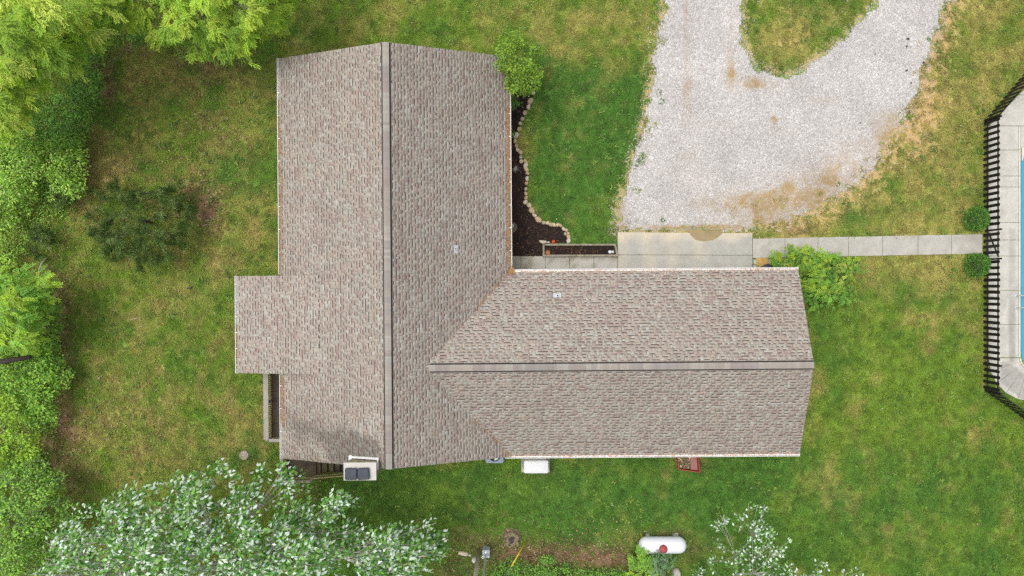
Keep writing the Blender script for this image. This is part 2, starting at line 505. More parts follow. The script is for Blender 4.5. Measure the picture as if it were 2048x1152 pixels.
def lawn_material(name, attr_type, blade):
    m = bpy.data.materials.new(name); m.use_nodes = True
    nt = m.node_tree; N = nt.nodes; L = nt.links; N.clear()
    out = N.new('ShaderNodeOutputMaterial'); b = N.new('ShaderNodeBsdfPrincipled')
    b.inputs['Roughness'].default_value = .8; b.inputs['Specular IOR Level'].default_value = .15
    a = N.new('ShaderNodeAttribute'); a.attribute_type = attr_type; a.attribute_name = 'lawn'
    a2 = N.new('ShaderNodeAttribute'); a2.attribute_type = attr_type; a2.attribute_name = 'clay'
    sp = N.new('ShaderNodeSeparateColor'); L.new(a.outputs['Color'], sp.inputs[0])
    geo = N.new('ShaderNodeNewGeometry')
    tn = N.new('ShaderNodeTexNoise'); tn.inputs['Scale'].default_value = 3.5; tn.inputs['Detail'].default_value = 6; tn.inputs['Roughness'].default_value = .7
    L.new(geo.outputs['Position'], tn.inputs['Vector'])
    ad = N.new('ShaderNodeMath'); ad.operation = 'SUBTRACT'; L.new(tn.outputs['Fac'], ad.inputs[0]); ad.inputs[1].default_value = .5
    oi = N.new('ShaderNodeObjectInfo')

    def mixc(fac, c0, c1, amt=1.0, noise=.9):
        mm = N.new('ShaderNodeMath'); mm.operation = 'MULTIPLY_ADD'
        L.new(ad.outputs[0], mm.inputs[0]); mm.inputs[1].default_value = noise; L.new(fac, mm.inputs[2])
        k = N.new('ShaderNodeMath'); k.operation = 'MULTIPLY'; k.use_clamp = True; L.new(mm.outputs[0], k.inputs[0]); k.inputs[1].default_value = amt
        x = N.new('ShaderNodeMix'); x.data_type = 'RGBA'; L.new(k.outputs[0], x.inputs[0])
        if isinstance(c0, tuple):
            x.inputs[6].default_value = (*c0, 1)
        else:
            L.new(c0, x.inputs[6])
        x.inputs[7].default_value = (*c1, 1)
        return x.outputs[2]
    c = mixc(sp.outputs[1], COLS['green'], COLS['lush'], .9)
    c = mixc(sp.outputs[0], c, COLS['dry'], .8)
    c = mixc(sp.outputs[2], c, COLS['soil'], 1.0 if not blade else .75)
    if blade:
        mr = N.new('ShaderNodeMapRange'); L.new(oi.outputs['Random'], mr.inputs[0]); mr.inputs[3].default_value = .62; mr.inputs[4].default_value = 1.45
        h = N.new('ShaderNodeHueSaturation'); L.new(c, h.inputs['Color']); L.new(mr.outputs[0], h.inputs['Value'])
        mr2 = N.new('ShaderNodeMapRange'); L.new(tn.outputs['Fac'], mr2.inputs[0]); mr2.inputs[3].default_value = .475; mr2.inputs[4].default_value = .525
        L.new(mr2.outputs[0], h.inputs['Hue'])
        c = h.outputs[0]
    else:
        c = mixc(a2.outputs['Fac'], c, COLS['clay'], 1.0, .5)
        t2 = N.new('ShaderNodeTexNoise'); t2.inputs['Scale'].default_value = 14; t2.inputs['Detail'].default_value = 5; t2.inputs['Roughness'].default_value = .75
        L.new(geo.outputs['Position'], t2.inputs['Vector'])
        mr = N.new('ShaderNodeMapRange'); L.new(t2.outputs['Fac'], mr.inputs[0]); mr.inputs[1].default_value = .25; mr.inputs[2].default_value = .75; mr.inputs[3].default_value = .55; mr.inputs[4].default_value = 1.35
        vm = N.new('ShaderNodeVectorMath'); vm.operation = 'SCALE'; L.new(c, vm.inputs[0]); L.new(mr.outputs[0], vm.inputs['Scale']); c = vm.outputs[0]
        bp = N.new('ShaderNodeBump'); bp.inputs['Strength'].default_value = .8; bp.inputs['Distance'].default_value = .05
        L.new(t2.outputs['Fac'], bp.inputs['Height']); L.new(bp.outputs[0], b.inputs['Normal'])
    L.new(c, b.inputs['Base Color'])
    sh = b.outputs[0]
    if blade:
        t = N.new('ShaderNodeBsdfTranslucent'); L.new(c, t.inputs['Color'])
        ms = N.new('ShaderNodeMixShader'); ms.inputs[0].default_value = .35
        L.new(sh, ms.inputs[1]); L.new(t.outputs[0], ms.inputs[2]); sh = ms.outputs[0]
    L.new(sh, out.inputs['Surface'])
    return m


ground = link('ground', gme, lawn_material('lawn_soil', 'GEOMETRY', False), kind='structure')

# --- grass blades and gravel stones scattered over the sheet
MT['grass'] = lawn_material('grass_blade', 'INSTANCER', True)


def scatter(name, src_me, coll, attr, density, smin, smax, seed, tilt=.15):
    ng = bpy.data.node_groups.new(name + '_nodes', 'GeometryNodeTree')
    ng.interface.new_socket('Geometry', in_out='INPUT', socket_type='NodeSocketGeometry')
    ng.interface.new_socket('Geometry', in_out='OUTPUT', socket_type='NodeSocketGeometry')
    N = ng.nodes; L = ng.links
    gi = N.new('NodeGroupInput'); go = N.new('NodeGroupOutput')
    na = N.new('GeometryNodeInputNamedAttribute'); na.data_type = 'FLOAT'; na.inputs['Name'].default_value = attr
    mu = N.new('ShaderNodeMath'); mu.operation = 'MULTIPLY'; mu.inputs[1].default_value = density
    L.new(na.outputs['Attribute'], mu.inputs[0])
    dp = N.new('GeometryNodeDistributePointsOnFaces'); dp.distribute_method = 'RANDOM'
    dp.inputs['Seed'].default_value = seed
    L.new(gi.outputs[0], dp.inputs['Mesh']); L.new(mu.outputs[0], dp.inputs['Density'])
    ci = N.new('GeometryNodeCollectionInfo'); ci.inputs['Collection'].default_value = coll
    ci.inputs['Separate Children'].default_value = True; ci.inputs['Reset Children'].default_value = True
    rv = N.new('FunctionNodeRandomValue'); rv.data_type = 'FLOAT_VECTOR'
    rv.inputs[0].default_value = (-tilt, -tilt, 0); rv.inputs[1].default_value = (tilt, tilt, 6.283)
    rs = N.new('FunctionNodeRandomValue'); rs.data_type = 'FLOAT'
    rs.inputs[2].default_value = smin; rs.inputs[3].default_value = smax
    ip = N.new('GeometryNodeInstanceOnPoints'); ip.inputs['Pick Instance'].default_value = True
    L.new(dp.outputs['Points'], ip.inputs['Points']); L.new(ci.outputs[0], ip.inputs['Instance'])
    L.new(rv.outputs[0], ip.inputs['Rotation']); L.new(rs.outputs[1], ip.inputs['Scale'])
    L.new(ip.outputs[0], go.inputs[0])
    o = link(name, src_me, None, kind='stuff')
    md = o.modifiers.new('scatter', 'NODES'); md.node_group = ng
    return o


tufts = bpy.data.collections.new('grass_tufts')
for k in range(4):
    mb = MB()
    r = np.random.default_rng(100 + k)
    for i in range(34):
        a = r.random() * 2 * pi; d = .17 * sqrt(r.random()); a2 = r.random() * 2 * pi
        p = np.array([d * cos(a), d * sin(a), 0]); L_ = r.uniform(.05, .13); w = r.uniform(.009, .017)
        di = np.array([cos(a2), sin(a2), 0]); sd_ = np.array([-sin(a2), cos(a2), 0])
        h1 = L_ * r.uniform(.25, .55); l1 = L_ * .35; l2 = L_ * .95
        mb.raw([p - sd_ * w, p + sd_ * w, p + di * l1 + (0, 0, h1) + sd_ * w * .8, p + di * l1 + (0, 0, h1) - sd_ * w * .8, p + di * l2 + (0, 0, h1 * .8)],
               [(0, 1, 2, 3), (3, 2, 4)])
    me = bpy.data.meshes.new('grass_tuft'); me.from_pydata(np.concatenate(mb.v).tolist(), [], mb.f); me.materials.append(MT['grass'])
    tufts.objects.link(bpy.data.objects.new('grass_tuft', me))
grass = scatter('grass', gme, tufts, 'density', 42, .55, 1.35, 3)

pebbles = bpy.data.collections.new('pebbles')
stone_cols = [(.465, .437, .412), (.505, .483, .46), (.425, .397, .372), (.475, .425, .39), (.355, .325, .295), (.49, .472, .455)]
for k in range(6):
    r = np.random.default_rng(200 + k)
    mb = MB()
    ang = np.sort(r.random(7) * 2 * pi)
    rr = r.uniform(.7, 1.1, 7)
    lo = [(cos(a) * q, sin(a) * q, 0) for a, q in zip(ang, rr)]
    mi = [(cos(a) * q * 1.1, sin(a) * q * 1.1, .5) for a, q in zip(ang, rr)]
    tp = [(cos(a) * q * .6, sin(a) * q * .6, .85 + r.uniform(-.15, .15)) for a, q in zip(ang, rr)]
    mb.raw(lo + mi + tp, [(i, (i + 1) % 7, 7 + (i + 1) % 7, 7 + i) for i in range(7)] + [(7 + i, 7 + (i + 1) % 7, 14 + (i + 1) % 7, 14 + i) for i in range(7)] + [tuple(range(14, 21))])
    me = bpy.data.meshes.new('pebble'); me.from_pydata((np.concatenate(mb.v) * .034).tolist(), [], mb.f)
    me.materials.append(M('gravel_stone', stone_cols[k], .85, n1=(25, .12)))
    pebbles.objects.link(bpy.data.objects.new('pebble', me))
gravel_stones = scatter('gravel', gme, pebbles, 'stones', 150, .5, 1.5, 9, .4)

# --- gravel bed sheet
cx = np.arange(P(1220, 0)[0], P(1960, 0)[0], .12); cy = np.arange(P(0, 468)[1], P(0, -150)[1], .12)
CX, CY = np.meshgrid(cx, cy)
dd = sdist(CX, CY, W(DRIVE)); di_ = sdist(CX, CY, W(ISLAND))
gv = np.where(di_ > 0, -di_, np.minimum(dd, -di_))
nn = (fbm(CX, CY, 1.1, 23, 4) - .5) * 1.0 + (fbm(CX, CY, .35, 55, 2) - .5) * .9
keep = (gv + nn * .55) > .05
keep &= sdist(CX, CY, W(APRON)) < -.05
ny_, nx_ = CX.shape
vid = np.arange(nx_ * ny_).reshape(ny_, nx_)
kc = keep[:-1, :-1] & keep[1:, :-1] & keep[:-1, 1:] & keep[1:, 1:]
Fg = np.stack([vid[:-1, :-1], vid[:-1, 1:], vid[1:, 1:], vid[1:, :-1]], -1)[kc]
dpx = CX / S + 1024; dpy = 576 - CY / S
dirt = dirt_at(dpx, dpy)
dirt = np.clip(dirt * (.35 + 1.3 * fbm(CX, CY, .8, 77, 3)), 0, 1)
V = np.stack([CX.ravel(), CY.ravel(), np.full(CX.size, .034) + (nn.ravel() * .012)], 1)
used, inv = np.unique(Fg, return_inverse=True)
drv = arrmesh('gravel_driveway', V[used], inv.reshape(-1, 4))
at = drv.attributes.new('dirt', 'FLOAT', 'POINT'); at.data.foreach_set('value', dirt.ravel()[used].astype(np.float32))


def gravel_mat():
    m = bpy.data.materials.new('gravel_bed'); m.use_nodes = True
    nt = m.node_tree; N = nt.nodes; L = nt.links; N.clear()
    out = N.new('ShaderNodeOutputMaterial'); b = N.new('ShaderNodeBsdfPrincipled'); b.inputs['Roughness'].default_value = .9; b.inputs['Specular IOR Level'].default_value = .15
    tc = N.new('ShaderNodeTexCoord')
    vo = N.new('ShaderNodeTexVoronoi'); vo.inputs['Scale'].default_value = 17; L.new(tc.outputs['Object'], vo.inputs['Vector'])
    rp = N.new('ShaderNodeValToRGB'); sp = N.new('ShaderNodeSeparateColor'); L.new(vo.outputs['Color'], sp.inputs[0]); L.new(sp.outputs[0], rp.inputs[0])
    e = rp.color_ramp.elements
    e[0].position = 0; e[0].color = (.30, .28, .27, 1); e[1].position = 1; e[1].color = (.60, .59, .58, 1)
    for p_, c_ in ((.2, (.38, .355, .33, 1)), (.5, (.43, .405, .38, 1)), (.75, (.46, .435, .41, 1))):
        q = e.new(p_); q.color = c_
    a = N.new('ShaderNodeAttribute'); a.attribute_name = 'dirt'
    n = N.new('ShaderNodeTexNoise'); n.inputs['Scale'].default_value = 2.2; n.inputs['Detail'].default_value = 10; n.inputs['Roughness'].default_value = .78; L.new(tc.outputs['Object'], n.inputs['Vector'])
    mm = N.new('ShaderNodeMath'); mm.operation = 'MULTIPLY_ADD'; L.new(n.outputs['Fac'], mm.inputs[0]); mm.inputs[1].default_value = 3.2; mm.inputs[2].default_value = -1.65
    m2 = N.new('ShaderNodeMath'); m2.operation = 'ADD'; L.new(mm.outputs[0], m2.inputs[0]); L.new(a.outputs['Fac'], m2.inputs[1])
    m3 = N.new('ShaderNodeMath'); m3.operation = 'MULTIPLY'; m3.use_clamp = True; L.new(m2.outputs[0], m3.inputs[0]); L.new(a.outputs['Fac'], m3.inputs[1])
    x = N.new('ShaderNodeMix'); x.data_type = 'RGBA'; L.new(m3.outputs[0], x.inputs[0]); L.new(rp.outputs[0], x.inputs[6]); x.inputs[7].default_value = (.33, .235, .12, 1)
    n2 = N.new('ShaderNodeTexNoise'); n2.inputs['Scale'].default_value = .45; n2.inputs['Detail'].default_value = 4; L.new(tc.outputs['Object'], n2.inputs['Vector'])
    mr = N.new('ShaderNodeMapRange'); L.new(n2.outputs['Fac'], mr.inputs[0]); mr.inputs[1].default_value = .3; mr.inputs[2].default_value = .7; mr.inputs[3].default_value = .88; mr.inputs[4].default_value = 1.1
    vm = N.new('ShaderNodeVectorMath'); vm.operation = 'SCALE'; L.new(x.outputs[2], vm.inputs[0]); L.new(mr.outputs[0], vm.inputs['Scale'])
    L.new(vm.outputs[0], b.inputs['Base Color'])
    bp = N.new('ShaderNodeBump'); bp.inputs['Strength'].default_value = .6; bp.inputs['Distance'].default_value = .04
    L.new(vo.outputs['Distance'], bp.inputs['Height']); bp.invert = True; L.new(bp.outputs[0], b.inputs['Normal'])
    L.new(b.outputs[0], out.inputs[0])
    return m


link('gravel_driveway', drv, gravel_mat(), kind='structure')


# ------------------------------------------------------------------ concrete
def conc_mat(name, base, stain):
    """concrete whose vertex attribute 'stain' blends in another colour"""
    m = M(name, base, .85, n1=(1.6, .10), n2=(9, .09), bump=(60, .25))
    nt = m.node_tree; N = nt.nodes; L = nt.links
    b = [n for n in N if n.type == 'BSDF_PRINCIPLED'][0]
    src = b.inputs['Base Color'].links[0].from_socket
    a = N.new('ShaderNodeAttribute'); a.attribute_name = 'stain'
    n = N.new('ShaderNodeTexNoise'); n.inputs['Scale'].default_value = 5; n.inputs['Detail'].default_value = 5
    tc = N.new('ShaderNodeTexCoord'); L.new(tc.outputs['Object'], n.inputs['Vector'])
    mr = N.new('ShaderNodeMapRange'); L.new(n.outputs['Fac'], mr.inputs[0]); mr.inputs[1].default_value = .2; mr.inputs[2].default_value = .8; mr.inputs[3].default_value = .5; mr.inputs[4].default_value = 1.3
    mu = N.new('ShaderNodeMath'); mu.operation = 'MULTIPLY'; mu.use_clamp = True; L.new(mr.outputs[0], mu.inputs[0]); L.new(a.outputs['Fac'], mu.inputs[1])
    x = N.new('ShaderNodeMix'); x.data_type = 'RGBA'; L.new(mu.outputs[0], x.inputs[0]); L.new(src, x.inputs[6]); x.inputs[7].default_value = (*stain, 1)
    L.new(x.outputs[2], b.inputs['Base Color'])
    return m


MT['apron'] = conc_mat('apron_concrete', (.35, .34, .30), (.55, .475, .345))
MT['pooldeck'] = conc_mat('pool_concrete', (.47, .45, .395), (.27, .26, .235))
MT['walk'] = conc_mat('walk_concrete', (.39, .37, .325), (.20, .185, .12))


def slab(poly_px, z0, z1, mat, parent, stainfn=None, step=.25, name='slab', gap=.012):
    """concrete slab clipped to a photo-space quad, gridded so its stain can be painted per vertex"""
    q = [P(a, b, z1)[:2] for a, b in poly_px]
    q = np.array(q); c = q.mean(0)
    e = [np.linalg.norm(q[1] - q[0]), np.linalg.norm(q[3] - q[0])]
    nu = max(1, int(e[0] / step)); nv = max(1, int(e[1] / step))
    U, Vv = np.meshgrid(np.linspace(gap / e[0], 1 - gap / e[0], nu + 1), np.linspace(gap / e[1], 1 - gap / e[1], nv + 1))
    U = U.ravel()[:, None]; Vv = Vv.ravel()[:, None]
    pts = q[0] * (1 - U) * (1 - Vv) + q[1] * U * (1 - Vv) + q[2] * U * Vv + q[3] * (1 - U) * Vv
    n = nu + 1
    top = np.c_[pts, np.full(len(pts), z1)]
    ids = np.arange(len(pts)).reshape(nv + 1, nu + 1)
    ring = list(ids[0, :]) + list(ids[1:, -1]) + list(ids[-1, -2::-1]) + list(ids[-2:0:-1, 0])
    f = np.stack([ids[:-1, :-1], ids[:-1, 1:], ids[1:, 1:], ids[1:, :-1]], -1).reshape(-1, 4).tolist()
    bot = top[ring].copy(); bot[:, 2] = z0
    N0 = len(top); R = len(ring)
    f += [[ring[i], N0 + i, N0 + (i + 1) % R, ring[(i + 1) % R]] for i in range(R)]
    # orient the top upwards
    a_, b_, c_ = top[f[0][0]], top[f[0][1]], top[f[0][2]]
    if np.cross(b_ - a_, c_ - a_)[2] < 0:
        f = [x[::-1] for x in f]
    me = bpy.data.meshes.new(name); vv = np.concatenate([top, bot]); me.from_pydata(vv.tolist(), [], f)
    if stainfn is not None:
        px = vv[:, 0] / S + 1024; py = 576 - vv[:, 1] / S
        at = me.attributes.new('stain', 'FLOAT', 'POINT'); at.data.foreach_set('value', np.clip(stainfn(px, py), 0, 1).astype(np.float32))
    return link(name, me, mat, parent)


def ap_stain(px, py):
    n = fbm(px, py, 40, 5, 3)
    t = smooth(486, 464, py + (n - .5) * 34) * .9
    t += .45 * np.exp(-((px - 1300) / 22) ** 2) * smooth(.3, .7, fbm(px, py * .15, 20, 8, 2)) + .5 * np.exp(-((px - 1398) / 14) ** 2) * smooth(545, 490, py)
    t += .25 * np.exp(-((px - 1345) / 16) ** 2)
    t = t + .35 * np.exp(-((px - 1240) / 14) ** 2)
    return t


apron = structure('driveway_apron')
slab([(1235, 464), (1505, 466), (1505, 510.5), (1235, 509.5)], -.05, .10, MT['apron'], apron, ap_stain)
slab([(1235, 509.5), (1505, 510.5), (1505, 572), (1235, 572)], -.05, .10, MT['apron'], apron, ap_stain)


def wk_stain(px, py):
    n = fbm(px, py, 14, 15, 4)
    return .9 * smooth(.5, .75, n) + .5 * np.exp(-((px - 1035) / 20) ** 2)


walk = structure('garden_walkway')
for x0, x1 in ((1004, 1041.5), (1041.5, 1090.5), (1090.5, 1139), (1139, 1187.5), (1187.5, 1234.5)):
    slab([(x0, 512), (x1, 512), (x1, 572), (x0, 572)], -.05, .085, MT['walk'], walk, wk_stain)
walkr = structure('pool_walkway')
xs = [1505.5, 1570, 1636, 1697, 1765, 1836, 1903, 1965]
for a, b_ in zip(xs[:-1], xs[1:]):
    ya = 477 - (a - 1505) * 9 / 460; yb = 477 - (b_ - 1505) * 9 / 460
    slab([(a, ya), (b_, yb), (b_, yb + 39.5), (a, ya + 39.5)], -.05, .08 + random.uniform(-.006, .006), MT['walk'], walkr, lambda px, py: .25 * smooth(.5, .8, fbm(px, py, 12, 19, 4)) + .3 * smooth(.6, .8, fbm(px, py, 50, 29, 2)))
mb = MB(); mb.prism([P(x + random.uniform(-2, 2), y + random.uniform(-1, 1), .1)[:2] for x, y in
                     [(1377, 461), (1392, 459), (1415, 461), (1440, 460), (1443, 467), (1436, 475), (1425, 481), (1408, 483), (1392, 481), (1382, 472)][::-1]], .05, .1045)
mb.build('puddle', MT['puddle'], kind='structure')

# brick edged step beside the bin
step = thing('garage_step', 'small step of clay and edging blocks at the walkway end beside the black bin', 'step')
mb = MB(); q = PA([(1512, 516), (1536, 516), (1537, 552), (1512, 552)]); mb.prism(q[::-1], 0, .075); mb.build('clay_fill', MT['bareclay'], step)
for x0, y0, x1, y1 in ((1505.7, 519, 1511.5, 529), (1505.7, 530, 1511.5, 540), (1505.7, 541, 1511.5, 551), (1536.5, 518.5, 1541, 528), (1536.5, 529, 1541, 538)):
    mb = MB(); mb.prism(PA([(x0, y0), (x1, y0), (x1, y1), (x0, y1)])[::-1], 0, .12, inset=.06, chamfer=.02); mb.build('edging_block', MT['concrete'], step)

# ------------------------------------------------------------------ pool side
pool_deck = structure('pool_deck')


def pd_stain(px, py):
    n = (fbm(px, py, 12, 61, 3) - .5) * 4
    t = .85 * smooth(2014 + 0, 2017, px + n * .4 - 1.5 * np.sin((py - 460) / 40)) * smooth(2029, 2026, px + n * .5) * smooth(455, 459, py) * smooth(730, 722, py)
    t *= .55 + .45 * smooth(580, 640, py)
    t2 = .8 * smooth(721, 726, py - .1 * (px - 2000)) * smooth(1996, 2002, px) * smooth(28, 24, np.abs((py - 735) - (px - 2002) * .75 - 6) + n)
    t3 = .35 * smooth(.55, .75, fbm(px, py, 30, 71, 4))
    return np.maximum(np.maximum(t, t2), t3)


joints = [252, 300, 352, 374, 445, 480, 512, 581, 649, 715]
for a, b_ in zip(joints[:-1], joints[1:]):
    slab([(1977, a), (2037.5, a), (2037.5, b_), (1977, b_)], -.05, .09, MT['pooldeck'], pool_deck, pd_stain, .12)
    slab([(2037.7, a), (2041.5, a), (2041.5, b_), (2037.7, b_)], -.05, .10, MT['coping'], pool_deck, name='coping')
slab([(1978, 251.6), (2037, 190), (2130, 190), (2130, 251.6)], -.05, .09, MT['pooldeck'], pool_deck, pd_stain, .3)
slab([(2037.5, 189.5), (2110, 125), (2200, 125), (2130, 189.5)], -.05, .09, MT['pooldeck'], pool_deck, pd_stain, .3)
slab([(2041.5, 252), (2120, 252), (2120, 296), (2041.5, 296)], -.05, .09, MT['pooldeck'], pool_deck, pd_stain, .2)
mb = MB(); mb.prism(PA([(2041.5, 322), (2041.5, 296.2), (2120, 296.2), (2120, 301), (2054, 301), (2046, 308), (2043, 322)])[::-1], -.05, .10); mb.build('coping', MT['coping'], pool_deck)
# rounded south end, fanned round the pool corner
cpx, cpy = 2062, 716
prev = None
for i in range(6):
    a0 = pi + i * (pi / 2.0) / 5; a1 = a0 + (pi / 2.0) / 5
    R0, R1 = 23, 85
    pt = lambda a, r: (cpx + cos(a) * r, cpy - sin(a) * r * 1.02)
    slab([pt(a0, R1), pt(a0, R0 + .2), pt(a1, R0 + .2), pt(a1, R1)], -.05, .09, MT['pooldeck'], pool_deck, pd_stain, .12)
    slab([pt(a0, R0), pt(a0, R0 - 3.5), pt(a1, R0 - 3.5), pt(a1, R0)], -.05, .10, MT['coping'], pool_deck, name='coping')
mb = MB(); mb.prism(PA([(2041.6, 320), (2043, 308), (2052, 298), (2300, 298), (2300, 740), (2062, 735), (2049, 728), (2043, 715), (2041.6, 700)])[::-1], -.02, .035)
mb.build('pool_water', MT['water'], kind='structure')
lad = thing('pool_ladder', 'two white grab rails of the pool ladder at the water edge', 'ladder')
for yy in (591, 615):
    a = P(2033, yy, .1)
    mb = MB(); mb.tube([a, a + (0, 0, .45), a + (.08, 0, .62), a + (.3, 0, .70), a + (.6, 0, .62), a + (.72, 0, .3), a + (.72, 0, -.05)], .03, 8); mb.build('grab_rail', MT['chrome'], lad, True)
    mb = MB(); mb.lathe(a, [(.075, -.012), (.075, .012), (.045, .03)], 12); mb.build('flange', MT['metalgrey'], lad)

# fence
FH = 1.33
fence = thing('picket_fence', 'black picket fence running round the pool deck', 'fence')
gate = thing('fence_gate', 'black picket gate with diagonal brace at the end of the concrete walk', 'gate')


def picket_mesh():
    w, t = .085, .012
    prof = [(-w, 0), (w, 0), (w, FH - .06), (w * .72, FH - .02), (w * .3, FH), (-w * .3, FH), (-w * .72, FH - .02), (-w, FH - .06)]
    v = [(x, -t, z) for x, z in prof] + [(x, t, z) for x, z in prof]
    n = 8
    me = bpy.data.meshes.new('picket')
    me.from_pydata(v, [], [tuple(range(n)), tuple(range(2 * n - 1, n - 1, -1))] + [(i, n + i, n + (i + 1) % n, (i + 1) % n) for i in range(n)])
    me.materials.append(MT['picket'])
    return me


pk = picket_mesh()
A = P(2110, 74); B = P(1966, 243); C1 = P(1966, 462); C2 = P(1966, 519); D = P(1966, 780); E = P(2115, 885)


def run(a, b, parent, spacing=.336, first=.17):
    d = b - a; Ln = np.linalg.norm(d); d = d / Ln
    nrm = np.array([d[1], -d[0], 0]);
    if nrm[0] > 0:
        nrm = -nrm                       # outward face looks west
    rz = math.atan2(d[1], d[0])
    s = first
    while s < Ln - .05:
        p = a + d * s
        o = bpy.data.objects.new('picket', pk); COL.objects.link(o); o.parent = parent
        o.location = (p[0] + random.uniform(-.008, .008), p[1], .05 + random.uniform(-.012, .012)); o.rotation_euler = (random.uniform(-.012, .012), random.uniform(-.014, .014), rz)
        s += spacing
    for z in (.30, 1.16):
        mb = MB(); q = -nrm * .055
        mb.bar(a + d * .02 + q + (0, 0, z), b - d * .02 + q + (0, 0, z), .038, .088); mb.build('rail', MT['fencerail'], parent)


run(A, B, fence); run(B, C1, fence); run(C2, D, fence); run(D, E, fence)
run(C1 + (0, -.06, 0), C2 + (0, .06, 0), gate, .33, .2)
for p in (A, B, C1, C2, (P(1966, 727)), D, P(2040, 833), E):
    mb = MB(); x, y = p[0] + .135, p[1]
    mb.box(x - .05, x + .05, y - .05, y + .05, 0, 1.30); mb.build('post', MT['picket'], fence)
mb = MB(); mb.bar(C1 + (.10, -.12, .32), C2 + (.10, .12, 1.12), .03, .085, up=(1, 0, 0)); mb.build('brace', MT['picket'], gate)
for y in (C1[1] - .5, ):
    pass

# ------------------------------------------------------------------ house
house = thing('house', 'single storey house with brown grey shingle roof in an L shape', 'house', rz=ROT)
HE, TM, TW = 2.9, .393, .3495
XW, XE = -12.147, -0.126          # main wing eaves
XR = (XW + XE) / 2
YN, YS = 12.18, -8.88
WN, WS = 0.836, -8.82            # right wing eaves
WY = (WN + WS) / 2
WXE = 15.08
HRM = HE + TM * (XE - XR)
HRW = HE + TW * (WN - WY)
PAL = [(lin(176, 168, 153), 32), (lin(167, 161, 148), 26), (lin(177, 178, 166), 15), (lin(158, 140, 132), 13), (lin(173, 159, 144), 12), (lin(158, 145, 130), 6), (lin(188, 188, 178), 3)]
PC = np.array([c for c, _ in PAL]); PW = np.array([w for _, w in PAL], float); PW /= PW.sum()
PC = (lin(168, 159, 150) * .36 + PC * .64) * np.array([.895, .868, .872])
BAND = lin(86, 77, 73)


def shingles(name, parent, org, adir, udir, slope, alen, blen, allow, seed, expo=.152):
    """org: eave corner; adir: unit plan vector along eave; udir: plan unit vector uphill; slope: rise per plan metre.
    allow(bmid) -> list of (a0, a1) intervals to cover."""
    r = np.random.default_rng(seed)
    org = np.array(org, float); adir = np.array([*adir, 0.]); up = np.array([*udir, slope]); ku = np.linalg.norm(up); 
    nrm = np.cross(adir, up); nrm /= np.linalg.norm(nrm)
    if nrm[2] < 0:
        nrm = -nrm
    V = []; Fc = []; T = []
    n = 0
    k = 0
    b = -.02
    pc = None
    while b < blen:
        b1 = b + expo / 1.0
        for (s0, s1) in allow(min(b + expo / 2, blen)):
            a = s0 - r.uniform(0, .25)
            tooth = bool(r.integers(2))
            while a < s1:
                w = r.choice([.11, .14, .17, .21, .26, .36], p=[.15, .25, .25, .2, .1, .05])
                a0 = max(a, s0); a1 = min(a + w, s1); a += w
                tooth = not tooth if r.random() < .8 else tooth
                if a1 - a0 < .01:
                    continue
                if r.random() > .16 or pc is None:
                    pc = PC[r.choice(len(PC), p=PW)]
                c = pc * r.uniform(.93, 1.06)
                wob = r.uniform(-.006, .006)
                t_lo = .014 if tooth else .009
                B0 = b + wob; B1 = min(b1 + .015, blen + .02)
                p = lambda aa, bb, h: org + adir * aa + up * bb + nrm * h
                bm = b1 - .046
                q = [p(a0, B0, 0), p(a1, B0, 0), p(a0, B0, t_lo), p(a1, B0, t_lo), p(a1, B1, .005), p(a0, B1, .005)]
                if not tooth and r.random() < .88:
                    q += [p(a1, bm, .006), p(a0, bm, .006)]
                    V += q
                    Fc += [(n, n + 1, n + 3, n + 2), (n + 2, n + 3, n + 6, n + 7), (n + 7, n + 6, n + 4, n + 5)]
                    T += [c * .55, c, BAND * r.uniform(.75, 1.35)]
                    n += 8
                else:
                    V += q
                    Fc += [(n, n + 1, n + 3, n + 2), (n + 2, n + 3, n + 4, n + 5)]
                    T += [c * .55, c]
                    n += 6
                    # tooth sides
                    V += [p(a0, B0, 0), p(a0, B1, 0), p(a1, B0, 0), p(a1, B1, 0)]
                    Fc += [(n, n - 4, n - 1, n + 1), (n + 2, n + 3, n - 2, n - 3)]
                    T += [c * .7, c * .7]
                    n += 4
        b = b1; k += 1
    V = np.array(V); Fa = np.array(Fc)
    e0 = V[Fa[:, 1]] - V[Fa[:, 0]]; e1 = V[Fa[:, 2]] - V[Fa[:, 0]]
    me = arrmesh(name, V, Fa, np.array(T))
    return link(name, me, MT['shingle'], parent, kind='stuff')


def stain_shingles(o, fn):
    """dark mildew streaks: multiply the tint by fn(x, y)"""
    me = o.data
    n = len(me.polygons)
    cen = np.empty(n * 3, np.float32); me.polygons.foreach_get('center', cen); cen = cen.reshape(-1, 3)
    a = np.empty(n * 4, np.float32); at = me.attributes['tint']; at.data.foreach_get('color', a); a = a.reshape(-1, 4)
    k = fn(cen[:, 0], cen[:, 1])[:, None]
    stain = np.array([.075, .066, .060])
    a[:, :3] = a[:, :3] * (1 - k) + (stain * .6 + a[:, :3] * .25) * k
    at.data.foreach_set('color', a.ravel())


def roof_slab(name, pts, parent):
    """closed slab below a roof plane, pts in order"""
    pts = np.array(pts, float); n = len(pts)
    mb = MB()
    lo = pts - (0, 0, .17); hi = pts - (0, 0, .02)
    mb.raw(np.concatenate([lo, hi]), [tuple(range(n - 1, -1, -1)), tuple(range(n, 2 * n))] + [(i, (i + 1) % n, n + (i + 1) % n, n + i) for i in range(n)])
    return mb.build(name, MT['roofdeck'], parent)


